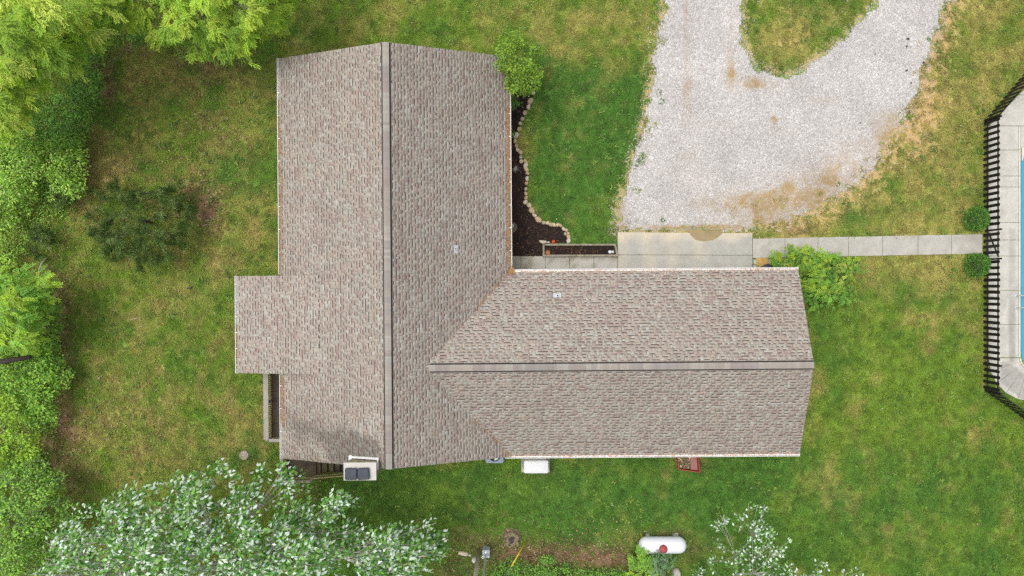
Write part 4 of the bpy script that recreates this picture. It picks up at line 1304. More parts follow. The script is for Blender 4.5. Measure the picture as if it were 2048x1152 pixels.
# standby generator
gz_ = .74
gen = thing('generator', 'white lidded standby generator beside the south wall', 'generator')
q0 = P(1047.5, 921, gz_); q1 = P(1097, 947, gz_)
gx0, gx1, gy1, gy0 = q0[0], q1[0], q0[1], q1[1]
e = MB(); e.prism(rrect(gx0 + .03, gx1 - .02, gy0 + .03, gy1 - .02, .06), .12, gz_ - .12); e.build('enclosure', MT['taupe'], gen)
e = MB()
r0 = rrect(gx0, gx1, gy0, gy1, .10, 5); cxx, cyy = (gx0 + gx1) / 2, (gy0 + gy1) / 2
bul = [(cxx + (x - cxx) * s1, cyy + (y - cyy) * s1, z) for s1, z in ((1, gz_ - .13), (1.0, gz_ - .05), (.985, gz_ - .018), (.95, gz_), (.5, gz_ + .015)) for x, y in r0]
nr_ = len(r0)
e.raw(bul, [(l * nr_ + i, l * nr_ + (i + 1) % nr_, (l + 1) * nr_ + (i + 1) % nr_, (l + 1) * nr_ + i) for l in range(4) for i in range(nr_)] + [tuple(range(4 * nr_, 5 * nr_))]); e.build('lid', MT['plastic'], gen, True)
e = MB(); e.box(gx0 - .12, gx1 + .1, gy0 - .1, gy1 + .35, 0, .10); e.build('pad', MT['concrete'], gen)
e = MB(); e.box(gx0 + .04, gx1 - .12, gy1 - .018, gy1 + .14, .12, gz_ - .18); e.build('rear_panel', MT['taupe'], gen)
for k in range(6):
    e = MB(); e.box(gx0 + .10, gx1 - .3, gy1 + .142, gy1 + .155, .17 + k * .06, .20 + k * .06); e.build('louvre', MT['dark'], gen)
e = MB(); e.tube([(gx1 - .16, gy1 + .05, .05), (gx1 - .16, gy1 + .05, gz_ - .2), (gx1 - .16, gy1 + .3, gz_ - .15)], .025, 8); e.build('conduit', MT['metalgrey'], gen)
e = MB(); e.tube([(gx0 - .05, gy1 + .3, .05), (gx0 - .10, gy1 + .05, .30), (gx0 - .06, gy0 + .25, .32), (gx0 + .04, gy0 + .2, .3)], .03, 8); e.build('cable', MT['boxgrey'], gen, True)

# red box with wood scraps
bz = .55
rb = thing('red_bin', 'open red wooden bin half filled with wood scraps under the south eave', 'bin')
pts = [P(1354.5, 903, bz), P(1397, 906, bz), P(1400, 945.5, bz), P(1356.5, 939, bz)]
pts = [np.array(p) for p in pts]
ctr = sum(pts) / 4; ctr[2] = 0
lowp = [ctr + (p - ctr) * .95 * np.array([1, 1, 0]) for p in pts]
for i in range(4):
    a, b_ = pts[i], pts[(i + 1) % 4]; la, lb = lowp[i], lowp[(i + 1) % 4]
    inn = lambda p: p + (ctr - p) * np.array([1, 1, 0]) * .065
    e = MB(); e.hexa([la, inn(la), inn(lb), lb, a, inn(a), inn(b_), b_]); e.build('side_board', MT['red'], rb)
e = MB(); e.prism([p[:2] + (ctr[:2] - p[:2]) * .07 for p in lowp][::-1], .03, .10); e.build('floor', MT['redin'], rb)
e = MB(); e.prism([p[:2] for p in (inn(lowp[1] * .64 + lowp[0] * .36), inn(lowp[1]), inn(lowp[2]), inn(lowp[2] * .64 + lowp[3] * .36))][::-1], .102, .33); e.build('inner_lid', MT['redin'], rb)
scr = thing('wood_scraps', 'heap of pale wood scraps and dry leaves inside the red bin', 'wood scraps')
for k in range(70):
    t_, u_ = random.uniform(.06, .62), random.uniform(.06, .93)
    p = (pts[0] * (1 - t_) + pts[1] * t_) * (1 - u_) + (pts[3] * (1 - t_) + pts[2] * t_) * u_
    p = p * np.array([1, 1, 0]) + (0, 0, random.uniform(.26, .48)); an = random.uniform(0, pi); dv = np.array([cos(an), sin(an), random.uniform(-.5, .5)]) * random.uniform(.04, .13)
    e = MB(); e.bar(p - dv, p + dv, random.uniform(.03, .06), .02)
    e.build('wood_piece', MT['twig'], scr)
SCRM = [M('scrap_pale', (.58, .48, .31), .9, n1=(20, .2)), M('scrap_brown', (.17, .12, .07), .9, n1=(20, .2)), M('scrap_olive', (.22, .19, .09), .9, n1=(20, .2))]
for i, o in enumerate(scr.children):
    o.data.materials[0] = SCRM[(i * 7) % 3]
e = MB(); e.prism([(np.array(p[:2]) * .9 + ctr[:2] * .1) for p in (pts[0], pts[0] * .4 + pts[1] * .6, pts[3] * .4 + pts[2] * .6, pts[3])][::-1], .1, .24); e.build('leaf_heap', SCRM[1], scr)

# propane tank
tz = .86
tk = thing('propane_tank', 'white propane tank with red dome lying in the south lawn', 'propane tank')
ta = P(1278, 1091.5, tz); tb = P(1373.5, 1091.5, tz)
tr = .455; tl = (tb[0] - ta[0]) / 2; tc_ = ((ta[0] + tb[0]) / 2, ta[1], tz - .12)
prof = [(tr * sin(t), -(tl - tr * 0.95) - tr * .95 * cos(t)) for t in np.linspace(.02, pi / 2, 9)]
prof += [(tr, 0)] + [(a, -b_) for a, b_ in prof[::-1]]
e = MB(); e.lathe(tc_, prof, 36, axis='x'); e.build('tank_body', MT['tank'], tk, True)
dm = (P(1327, 0, 1.25)[0], P(0, 1099, 1.25)[1], tc_[2] + tr * .86)
e = MB(); e.lathe(dm, [(.235, -.08), (.235, .09), (.20, .17), (.11, .215), (.02, .225)], 26); e.build('dome', MT['reddome'], tk, True)
for dx in (-.30, -.38, -.58):
    zz = tc_[2] + tr * .93
    e = MB(); e.lathe((dm[0] + dx, dm[1] + .01, zz - .03), [(.022, 0), (.022, .05), (.012, .06)], 8); e.build('fitting', MT['reddome'], tk)
for dx in (-.72, .78):
    e = MB(); e.box(tc_[0] + dx - .09, tc_[0] + dx + .09, tc_[1] - .42, tc_[1] + .42, 0, .30); e.build('saddle', MT['concrete'], tk)
e = MB(); b0 = P(1352.5, 1069.5, .1); e.box(b0[0] - .10, b0[0] + .10, b0[1] - .12, b0[1] + .12, 0, .20); tag(e.build('concrete_block', MT['concrete']), 'grey concrete block beside the white propane tank', 'block')
e = MB(); e.tube([P(1281, 1067, .3), P(1284, 1073, .2), P(1287, 1080, .4)], .014, 6); e.build('fuel_pipe', MT['yellow'], tk)

# septic lid
sl = thing('manhole_lid', 'round brown concrete lid set in the grass near the deck corner', 'lid', P(488.5, 910, 0))
e = MB(); e.lathe((0, 0, 0), [(.27, 0), (.27, .06), (.25, .08), (.20, .08), (.19, .07)], 24); e.build('rim', MT['lid'], sl)
e = MB(); e.lathe((0, 0, 0), [(.185, .03), (.185, .085), (.17, .09)], 24); e.build('cover', MT['lid'], sl)
e = MB(); e.tube([(-.06, 0, .09), (-.04, 0, .12), (.04, 0, .12), (.06, 0, .09)], .01, 6); e.build('handle', MT['metalgrey'], sl)

# stump, log, yellow guy marker
st = thing('tree_stump', 'old mossy tree stump in the lawn near the utility poles', 'stump', P(1022, 1075, 0))
rr_ = np.random.default_rng(8); n = 18
ang = np.arange(n) * 2 * pi / n; lob = 1 + .07 * np.sin(ang * 3 + 1) + .05 * np.sin(ang * 5) + rr_.uniform(-.08, .08, n)
rings = [(.58, 0), (.50, .12), (.44, .26), (.40, .34), (.22, .30), (.08, .27)]
v = [(cos(a) * q * s_ * (lo_ if s_ > .3 else 1), sin(a) * s_ * (lo_ if s_ > .3 else 1) * 1.02, z + rr_.uniform(-.04, .04)) for s_, z in rings for a, lo_, q in zip(ang, lob, np.ones(n))]
e = MB(); e.raw(v, [(l * n + i, l * n + (i + 1) % n, (l + 1) * n + (i + 1) % n, (l + 1) * n + i) for l in range(5) for i in range(n)] + [tuple(range(5 * n, 6 * n))]); e.build('trunk_base', MT['stump'], st)
e = MB(); e.hexa([(-.28, .28, .1), (.12, .30, .1), (.10, .52, .05), (-.22, .55, .05), (-.24, .30, .33), (.08, .30, .36), (.06, .46, .20), (-.18, .48, .22)]); e.build('broken_root', MT['stumpcut'], st)
for k in range(5):                       # splintered rim
    a = k * 1.3 + .6
    e = MB(); e.hexa([(cos(a + u) * q, sin(a + u) * q, z) for z in (.2, .44) for u, q in ((-.22, .34), (-.18, .45), (.2, .46), (.18, .33))]); e.build('splinter', MT['stump'], st)
e = MB(); e.lathe((.05, -.05, .26), [(.20, 0), (.23, .03), (.12, .05)], 12); e.build('rotted_core', MT['darkbark'], st)
e = MB(); e.tube([P(917, 1105, .1), P(927, 1107, .12), P(936, 1108.5, .1)], [.10, .13, .11], 9)
tag(e.build('log', MT['pole'], smoothf=True), 'short weathered log lying in the grass by the poles', 'log')
e = MB(); q = P(939.5, 1110, .05); e.hexa([q + x for x in ((-.09, -.05, 0), (.08, -.07, 0), (.1, .05, 0), (-.06, .06, 0), (-.07, -.03, .1), (.05, -.04, .08), (.06, .03, .1), (-.04, .04, .07))])
tag(e.build('white_stone', MT['coping']), 'small white stone at the end of the log', 'stone')
gp = thing('guy_marker', 'slanting bright yellow guy wire guard beside the stump', 'guy guard')
ga = P(1053, 1080, .05); gb = P(1023, 1133, 1.9)
e = MB(); e.tube([ga, gb], .035, 8); e.build('guard', MT['yellow'], gp, True)
gd_ = (gb - ga) / np.linalg.norm(gb - ga)
e = MB(); e.tube([ga - gd_ * .25, ga + gd_ * .1], .018, 6); e.build('anchor_rod', MT['metalgrey'], gp)
e = MB(); e.tube([gb - gd_ * .1, gb + gd_ * 7], .008, 5); e.build('guy_wire', MT['metalgrey'], gp)

# utility poles
up_ = thing('utility_pole', 'tall weathered wooden utility pole with a pale lamp near its foot', 'pole')
pb = P(957.5, 1100, 0)
e = MB(); e.tube([pb, pb + (.0, 0, 4), pb + (.0, 0, 8.5)], [.125, .115, .10], 12); e.build('pole', MT['pole'], up_, True)
e = MB(); lc = P(948, 1119, 1.7); e.lathe(lc, [(.05, -.30), (.11, -.15), (.13, .10), (.08, .30), (.03, .34)], 12); e.build('lamp', MT['coping'], up_, True)
e = MB(); e.bar((pb[0], pb[1], 1.6), lc, .05, .05); e.build('bracket', MT['metalgrey'], up_)
mp = thing('meter_pole', 'grey metal service pole carrying an electric meter box', 'meter pole')
mb_ = P(973, 1088, 0)
e = MB(); e.tube([mb_, mb_ + (0, 0, 1.0)], [.055, .055], 10); e.build('conduit', MT['metalgrey'], mp, True)
e = MB(); e.bar(mb_ + (0, -.12, 0), mb_ + (0, -.12, 6.5), .10, .10, up=(0, 1, 0)); e.build('mast', MT['metalgrey'], mp)
bx = P(972, 1104, 1.25)
e = MB(); e.prism(rrect(bx[0] - .20, bx[0] + .20, bx[1] - .10, bx[1] + .14, .015, 2), .78, 1.36); mx_ = e.build('meter_box', MT['boxgrey'], mp)
e = MB(); e.prism(rrect(bx[0] - .20, bx[0] + .20, bx[1] - .22, bx[1] - .102, .015, 2), .95, 1.52); e.build('panel_box', MT['metalgrey'], mp)
e = MB(); e.lathe((bx[0] - .01, bx[1] + .03, 1.362), [(.075, 0), (.075, .02), (.05, .06)], 14); e.build('hub_cap', MT['white'], mx_, True)
e = MB(); e.lathe((bx[0] - .16, bx[1] - .18, 1.522), [(.07, 0), (.07, .05), (.035, .05), (.03, .01)], 12); e.build('conduit_hub', MT['white'], mp)
e = MB(); e.lathe((bx[0] - .16, bx[1] - .18, 1.53), [(.03, 0), (.03, .045)], 10); e.build('hub_hole', MT['dark'], mp)

# black bin under the north eave
bn = thing('trash_can', 'black round lidded bin under the gutter beside the green corner shrub', 'bin', P(1535, 541, .75) * np.array([1, 1, 0]))
e = MB(); e.lathe((0, 0, 0), [(.27, 0), (.33, .68), (.35, .70)], 24); e.build('body', MT['black'], bn, True)
e = MB(); e.lathe((0, 0, .705), [(.37, 0), (.375, .03), (.33, .06), (.32, .05), (.24, .075), (.23, .065), (.14, .09), (.02, .10)], 26); e.build('lid', M('bin_lid', (.035, .036, .045), .4), bn)
e = MB(); e.tube([(-.06, 0, .80), (-.05, 0, .84), (.05, 0, .84), (.06, 0, .80)], .012, 6); e.build('handle', MT['black'], bn)
# bits on the lawn and the gravel
for px, py, r_, lb in ((1816, 78, .09, 'dark clod on the gravel drive, upper one of the close pair'), (1813, 93, .075, 'dark clod on the gravel drive, lower one of the close pair'),
                       (1813, 141, .08, 'dark clod on the gravel drive alone below the close pair'), (1822, 166, .06, 'small dark clod at the curved east gravel edge, lowest of those there'),
                       (1847, 125, .09, 'dark clod on the very edge of the gravel beside bare clay'), (1750, 108, .05, 'tiny dark clod on the gravel west of the close pair'),
                       (1721, 246, .05, 'tiny dark clod alone in the middle of the gravel drive')):
    o = bpy.data.objects.new('clod', smes[random.randrange(8)].copy()); o.data.materials[0] = MT['clod']; COL.objects.link(o); p = P(px, py, .05); o.location = p; o.scale = (r_, r_ * .8, r_ * .7); o.rotation_euler = (0, 0, random.uniform(0, 6))
    tag(o, lb, 'clod', 'dark clods on the gravel drive')
for pts_, lb in (([(261, 639), (270, 637), (282, 635)], 'pale straight twig in the open middle of the west lawn'), ([(371, 421), (380, 429), (384, 445), (385, 452)], 'curved pale twig at the east edge of the dark pine'), ([(405, 452), (413, 449), (423, 450)], 'short pale twig on bare needles east of the pine'),
                 ([(320, 282), (316, 290), (324, 302)], 'thin pale stick on the dry grass north of the pine'), ([(1867, 158), (1864, 163), (1862, 168)], 'pale stick on dry grass near the fence corner'), ([(170, 850), (195, 843), (215, 838)], 'long dark twig on the southwest lawn'),
                 ([(463, 805), (466, 800), (468, 796)], 'white twig close to the deck in the west lawn')):
    e = MB(); e.tube([P(a, b_, .08) for a, b_ in pts_], [.018, .016, .01, .008][:len(pts_)], 5)
    tag(e.build('twig', MT['twig'] if 'dark' not in lb or 'pine' in lb else MT['bark']), lb, 'twig')
o = bpy.data.objects.new('black_scrap', smes[1].copy()); o.data.materials[0] = MT['black']; COL.objects.link(o); o.location = P(380.5, 575.5, .05); o.scale = (.17, .08, .07); o.rotation_euler = (0, 0, .1); tag(o, 'small black scrap lying on the west lawn', 'scrap')
wf = MB(); r = np.random.default_rng(71)
for i in range(420):
    px, py = r.uniform(0, 2048), r.uniform(0, 1152)
    p = P(px, py, .08)
    h_ = np.array([sdist(p[0:1], p[1:2], W(q))[0] for q in (DRIVE, BED, HOUSE, APRON, WALKL, WALKR, POOLD)])
    if (h_ > -.1).any():
        continue
    s_ = r.uniform(.010, .026); a = r.uniform(0, pi)
    wf.raw([p + (cos(a + k * 1.257) * s_, sin(a + k * 1.257) * s_, 0) for k in range(5)] + [p + (0, 0, .012)], [(k, (k + 1) % 5, 5) for k in range(5)], [(.72, .72, .68), (.72, .72, .68), (.50, .45, .30), (.72, .6, .05)][r.integers(4)] if r.random() < .8 else (.4, .36, .28))
wf.build('clover_flowers', MT['chip'], kind='stuff')
e = MB(); e.lathe(P(326.5, 647, .06), [(.02, 0), (.05, .015), (.03, .035)], 9); tag(e.build('dandelion', MT['yellow']), 'single yellow dandelion in the west lawn', 'flower')


# ------------------------------------------------------------------ vegetation
def leafquads(p, d, n, L, Wd, fold=.25, droop=.15):
    """arrays: base p, direction d, normal n, length, width -> verts, tris"""
    d = d / (np.linalg.norm(d, axis=1, keepdims=True) + 1e-9)
    s = np.cross(d, n); s /= (np.linalg.norm(s, axis=1, keepdims=True) + 1e-9)
    n = np.cross(s, d)
    L = L[:, None]; Wd = Wd[:, None]
    m = p + d * L * .45
    a = m + s * Wd / 2 + n * Wd * fold; b = m - s * Wd / 2 + n * Wd * fold; t = p + d * L - n * L * droop
    V = np.stack([p, a, t, b], 1).reshape(-1, 3)
    k = np.arange(len(p))[:, None] * 4
    Fq = np.concatenate([k + [0, 2, 1], k + [0, 3, 2]], 0) if False else np.stack([k + [0, 2, 1], k + [0, 3, 2]], 1).reshape(-1, 3)
    return V, Fq


class Leaves:
    def __init__(self):
        self.V = []; self.F = []; self.T = []; self.n = 0

    def add(self, p, d, n, L, Wd, tint, **k):
        V, Fq = leafquads(p, d, n, L, Wd, **k)
        self.V.append(V); self.F.append(Fq + self.n); self.n += len(V)
        self.T.append(np.repeat(tint, 2, axis=0))

    def build(self, name, parent, mat='leaf'):
        me = arrmesh(name, np.concatenate(self.V), np.concatenate(self.F), np.concatenate(self.T))
        return link(name, me, MT[mat], parent)


def unit(r, n, zb=0.):
    v = r.normal(size=(n, 3)); v[:, 2] += zb
    return v / np.linalg.norm(v, axis=1, keepdims=True)


def clumps(outline, spacing, r, zfun, drop=0., nscale=70, seed=1, jitter=.5):
    """jittered points in a pixel polygon -> world positions with heights"""
    xs_ = [p[0] for p in outline]; ys_ = [p[1] for p in outline]
    ax = np.arange(min(xs_), max(xs_), spacing); ay = np.arange(min(ys_), max(ys_), spacing * .87)
    A_, B_ = np.meshgrid(ax, ay); A_ = A_ + (np.arange(len(ay))[:, None] % 2) * spacing / 2
    A_ = A_.ravel() + r.uniform(-jitter, jitter, A_.size) * spacing; B_ = B_.ravel() + r.uniform(-jitter, jitter, B_.size) * spacing
    d = sdist(A_, B_, outline)
    k = d > 0
    if drop:
        k &= vnoise(A_, B_, nscale, seed) > (drop + .14 * np.clip(1 - d / 45, 0, 1)) * (vnoise(A_, B_, nscale * .4, seed + 5) * .6 + .7)
    A_, B_, d = A_[k], B_[k], d[k]
    z = zfun(A_, B_, d)
    return np.array([P(a, b_, c) for a, b_, c in zip(A_, B_, z)]), d


def wood(mb, base, tips, r, r0, crown_frac=.45, limbs=8, twig_r=.012, top=None):
    """trunk, limbs to clump groups and branches to every tip"""
    tips = np.asarray(tips); base = np.asarray(base, float)
    cen = tips.mean(0) if top is None else np.asarray(top)
    fork = base + (cen - base) * crown_frac
    mid = base + (fork - base) * .5 + np.array([r.normal(0, .1), r.normal(0, .1), 0])
    mb.tube([base - (0, 0, .1), mid, fork, fork + (cen - fork) * .6], [r0, r0 * .85, r0 * .7, r0 * .35], 10)
    k = min(limbs, len(tips))
    seeds = tips[r.choice(len(tips), k, replace=False)]
    for _ in range(3):
        lab = np.argmin(((tips[:, None] - seeds[None]) ** 2).sum(-1), 1)
        seeds = np.array([tips[lab == i].mean(0) if (lab == i).any() else seeds[i] for i in range(k)])
    for i in range(k):
        hub = fork + (seeds[i] - fork) * .72 - (0, 0, .25)
        m = fork + (hub - fork) * .5 + np.array([r.normal(0, .12), r.normal(0, .12), .15])
        mb.tube([fork, m, hub], [r0 * .42, r0 * .3, r0 * .2], 7, cap=False)
        for t in tips[lab == i]:
            m2 = hub + (t - hub) * .5 + np.array([r.normal(0, .08), r.normal(0, .08), r.normal(0, .05)])
            mb.tube([hub, m2, t + (t - hub) * .15], [r0 * .16, r0 * .10, twig_r], 5, cap=False)


def spray_crown(lv, C, r, wind, cols, R=.55, nr=8, nl=9, leaflet=(.13, .04), out=None):
    """fans of compound leaves blown along wind"""
    for c in C:
        od = c - out if out is not None else r.normal(size=3)
        od = od / (np.linalg.norm(od) + 1e-9); od[2] = r.uniform(-.15, .25)
        main = od * .45 + np.array([*wind, 0]) * .75 + r.normal(0, .28, 3) * np.array([1, 1, .3])
        main[2] = r.uniform(-.2, .15); main /= np.linalg.norm(main)
        base = cols[r.choice(len(cols), p=None)] * r.uniform(.78, 1.25)
        for j in range(nr):
            an = r.normal(0, .75); ca, sa = cos(an), sin(an)
            d = np.array([main[0] * ca - main[1] * sa, main[0] * sa + main[1] * ca, main[2] + r.normal(0, .12)])
            d /= np.linalg.norm(d)
            Ln = R * r.uniform(.65, 1.2)
            s = np.linspace(.25, 1, nl)[:, None] * Ln
            st_ = c + r.normal(0, .16, 3) * np.array([1, 1, .6])
            p = st_ + d * s + np.array([0, 0, -.22]) * (s / R) ** 2
            side = np.cross(d, (0, 0, 1)); side /= np.linalg.norm(side)
            for sg in (-1, 1):
                dd_ = d * .75 + side * sg * .7 + r.normal(0, .14, (nl, 3)); nn_ = np.array([0, 0, 1.]) + r.normal(0, .3, (nl, 3))
                lv.add(p, dd_, nn_, r.uniform(.8, 1.2, nl) * leaflet[0], np.full(nl, leaflet[1]), np.clip(base * r.uniform(.85, 1.18, (nl, 1)), 0, 1), droop=.1)


def leafy_crown(lv, C, r, cols, rad, nleaf, L, Wd, wind=(0, 0), w_in=None, flat=.7, clumpvar=.30, pcol=None):
    cols = np.array(cols)
    for c in C:
        n = max(3, int(nleaf * r.uniform(.7, 1.3)))
        u = unit(r, n, .35)
        p = c + u * np.array([1, 1, flat]) * rad * r.uniform(.75, 1.25) * (r.random((n, 1)) ** .45)
        d = u * np.array([1, 1, .5]) + r.normal(0, .55, (n, 3)) + np.array([*wind, -.1])
        nn_ = u * .6 + np.array([0, 0, .9]) + r.normal(0, .35, (n, 3))
        ci = r.choice(len(cols), n, p=pcol)
        t = cols[ci] * r.uniform(1 - clumpvar, 1 + clumpvar) * r.uniform(.85, 1.15, (n, 1))
        lv.add(p, d, nn_, L * r.uniform(.7, 1.25, n), Wd * r.uniform(.8, 1.2, n), np.clip(t, 0, .9))


def tree(name, label, cat, base_px, outline, spacing, zfun, kind, trunk_r, bark='bark', seed=1, group=None, under=None, limbs=8, base=None, **kw):
    r = np.random.default_rng(seed)
    b = P(*base_px, 0)
    root = thing(name, label, cat, tuple(b), group=group)
    C, dist = clumps(outline, spacing, r, zfun, kw.pop('drop', 0), kw.pop('nscale', 70), seed)
    C2 = C
    if under:
        Cu, _ = clumps(outline, spacing * under[1], r, lambda a, b_, d: zfun(a, b_, d) * under[0], 0, 70, seed + 3)
        C2 = np.concatenate([C, Cu])
    lv = Leaves()
    kind(lv, C2, r, **kw)
    mb = MB(); wood(mb, b, C, r, trunk_r, limbs=limbs)
    t = mb.build('trunk', MT[bark], None, True)
    cr = lv.build('crown', None)
    for o in (t, cr):                    # geometry was made in world space
        o.parent = root; o.matrix_parent_inverse = __import__('mathutils').Matrix.Translation(tuple(-b))
    return root


YG = [np.array(c) for c in ((.39, .57, .05), (.32, .51, .045), (.47, .61, .065), (.23, .40, .038), (.55, .66, .11))]
MG = [np.array(c) for c in ((.22, .45, .055), (.29, .54, .07), (.16, .35, .045), (.38, .58, .09))]
DG = [np.array(c) for c in ((.13, .32, .05), (.17, .39, .06), (.09, .23, .04), (.25, .45, .07))]
PALE = [np.array(c) for c in ((.35, .58, .06), (.43, .65, .08), (.22, .44, .045), (.52, .68, .20))]
dome = lambda z0, z1, R: (lambda a, b_, d: z0 + (z1 - z0) * np.sqrt(np.clip(d / R, 0, 1)) + (vnoise(a, b_, 34, 5) - .5) * .26 * (z1 + 1.) + (vnoise(a, b_, 15, 9) - .5) * .12 * (z1 + 1))

spr = lambda lv, C, r, **k: spray_crown(lv, C, r, **k)
lea = lambda lv, C, r, **k: leafy_crown(lv, C, r, **k)

# bright yellow-green trees, top left
O1 = [(-120, -140), (238, -140), (250, 20), (235, 55), (206, 62), (198, 90), (160, 100), (148, 130), (118, 140), (122, 165), (92, 185), (70, 195), (48, 235), (20, 262), (-120, 280)]
tree('locust_tree', 'large bright yellow green tree filling the northwest corner', 'tree', (75, 60), O1, 25, dome(5.0, 9.5, 150), spr, .24, seed=11, under=(.82, 1.15), limbs=10, drop=.26,
     wind=(.75, -.55), cols=YG, R=.55, nr=9, nl=9, leaflet=(.17, .055), out=P(0, 0, 6))
O2 = [(252, -140), (246, 22), (262, 38), (282, 50), (305, 70), (335, 82), (360, 78), (385, 98), (425, 106), (446, 116), (470, 112), (488, 96), (500, 72), (520, 62), (545, 55), (556, 38), (575, 28), (592, 12), (600, -10), (640, -140)]
tree('locust_tree', 'bright green tree overhanging the north lawn beside the roof corner', 'tree', (400, 20), O2, 24, dome(4.2, 7.5, 110), spr, .2, seed=12, under=(.85, 1.3), limbs=9, drop=.27,
     wind=(.65, -.6), cols=YG[:4], R=.52, nr=9, nl=9, leaflet=(.165, .052), out=P(400, -40, 5))
# the darker shrub edge beneath them
O3 = [(240, 10), (268, 42), (300, 75), (260, 88), (228, 85), (210, 110), (205, 150), (200, 200), (182, 255), (172, 300), (120, 310), (60, 290), (40, 240), (120, 150), (190, 70)]
tree('undergrowth_shrub', 'dark green leafy thicket under the northwest corner tree', 'shrub', (150, 200), O3, 17, dome(.6, 2.0, 50), lea, .05, seed=13, cols=DG + MG[:1], rad=.34, nleaf=46, L=.14, Wd=.08, limbs=14, drop=.22, nscale=34)
O3b = [(345, 80), (440, 112), (430, 125), (380, 128), (350, 118)]
tree('undergrowth_shrub', 'low green shrub peeking out below the tree north of the lawn', 'shrub', (395, 100), O3b, 15, dome(.3, .9, 20), lea, .03, seed=14, cols=MG, rad=.3, nleaf=36, L=.10, Wd=.06, limbs=6, drop=.35)
# pale green thicket on the west edge
O4 = [(-60, 235), (60, 250), (120, 262), (165, 290), (172, 330), (170, 380), (150, 402), (95, 395), (62, 415), (30, 450), (-60, 480)]
tree('thicket', 'pale speckled green thicket on the west edge above the pines', 'thicket', (60, 330), O4, 13, dome(.5, 1.9, 60), lea, .05, seed=15, cols=PALE + MG[:1], rad=.30, nleaf=40, L=.145, Wd=.085, limbs=18, wind=(.5, -.3), drop=.2, nscale=50)
O5 = [(-60, 470), (20, 440), (50, 445), (90, 420), (120, 440), (110, 480), (75, 530), (70, 560), (40, 565), (-60, 560)]
tree('thicket', 'low yellow green brush between the two small wispy pines', 'thicket', (40, 500), O5, 14, dome(.3, 1.1, 40), lea, .04, seed=16, cols=PALE + YG[:1], rad=.28, nleaf=34, L=.13, Wd=.07, limbs=12, drop=.38)
# left mid tree with its branches and the shrub row
O6 = [(-60, 540), (40, 555), (70, 565), (93, 560), (92, 590), (80, 615), (60, 640), (72, 665), (60, 690), (40, 705), (20, 690), (-60, 700)]
tree('young_tree', 'bright green tree leaning in at the middle of the west edge', 'tree', (10, 640), O6, 19, dome(3.0, 5.5, 60), spr, .10, seed=17, limbs=7, under=(.8, 1.3), wind=(.5, -.35), cols=YG[:2] + MG[:2], R=.45, nr=8, nl=8, leaflet=(.145, .06), out=P(0, 620, 3), bark='palebark')
O7 = [(60, 620), (95, 590), (118, 610), (122, 650), (108, 690), (125, 725), (148, 752), (135, 770), (110, 778), (105, 800), (112, 840), (85, 860), (55, 850), (20, 800), (-20, 760), (-60, 745), (-60, 720), (40, 712)]
tree('shrub', 'mid green shrub row bordering the middle of the west lawn', 'shrub', (85, 740), O7, 15, dome(.6, 2.2, 45), lea, .05, seed=18, cols=MG + DG[:1] + YG[1:2], rad=.33, nleaf=44, L=.15, Wd=.09, limbs=14, wind=(.4, -.2), drop=.18, nscale=34)
O8 = [(-60, 770), (30, 790), (60, 830), (80, 860), (78, 900), (60, 930), (20, 925), (-60, 940)]
tree('shrub', 'yellow green shrub on the west edge below the dark fallen trunk', 'shrub', (15, 860), O8, 16, dome(1.0, 2.8, 60), lea, .05, seed=19, cols=YG[:2] + PALE[:2], rad=.33, nleaf=40, L=.15, Wd=.085, limbs=12, drop=.2, nscale=34, wind=(.4, -.2))
O9 = [(-60, 945), (25, 930), (70, 915), (100, 935), (128, 960), (150, 1000), (162, 1040), (130, 1080), (100, 1110), (80, 1180), (-60, 1180)]
tree('bushy_tree', 'mid green bushy tree in the southwest corner', 'tree', (60, 1040), O9, 16, dome(1.0, 4.0, 90), lea, .09, seed=20, cols=MG + [np.array((.20, .31, .12))], rad=.36, nleaf=48, L=.16, Wd=.09, limbs=14, wind=(.5, -.1), drop=.2, nscale=36)
ft = P(55, 716, 3.0)
e = MB(); e.tube([P(-40, 728, 3.4), P(10, 722, 3.1), P(62, 714, 2.8)], [.16, .14, .11], 10)
tag(e.build('fallen_trunk', MT['darkbark'], smoothf=True), 'dark bare tree trunk sticking in from the west edge', 'trunk')

# white-leaved poplars along the south edge
PO = [np.array(c) for c in ((.58, .72, .58), (.76, .84, .74), (.115, .31, .05), (.075, .21, .038), (.21, .44, .075), (.36, .54, .20))]
PP = np.array([.20, .11, .26, .14, .18, .11])
O10 = [(20, 1230), (85, 1120), (110, 1075), (150, 1032), (180, 1020), (215, 1002), (240, 990), (290, 968), (330, 972), (350, 956), (390, 952), (420, 955), (440, 935), (470, 930), (505, 938), (520, 930),
       (530, 895), (548, 886), (556, 905), (562, 930), (590, 945), (612, 975), (600, 990), (640, 1010), (668, 990), (700, 985), (712, 1000), (685, 1030), (705, 1060), (745, 1058), (800, 1060), (815, 1045), (860, 1040), (862, 1065), (886, 1085), (870, 1140), (880, 1230)]
tree('poplar_tree', 'large poplar with fluttering white backed leaves on the south edge', 'tree', (470, 1150), O10, 19, dome(5.0, 9.0, 170), lea, .20, 'palebark', seed=21, under=(.8, 2.1), limbs=16,
     cols=PO, pcol=PP, rad=.42, nleaf=26, L=.22, Wd=.13, wind=(.8, .45), drop=.37, nscale=34, clumpvar=.18)
O11 = [(1430, 1230), (1400, 1152), (1410, 1120), (1420, 1080), (1438, 1040), (1460, 1020), (1490, 1012), (1520, 1002), (1540, 1030), (1570, 1020), (1582, 1035), (1560, 1065), (1585, 1085), (1570, 1100), (1560, 1125), (1610, 1110), (1640, 1120), (1665, 1115), (1670, 1140), (1735, 1128), (1745, 1160), (1720, 1230)]
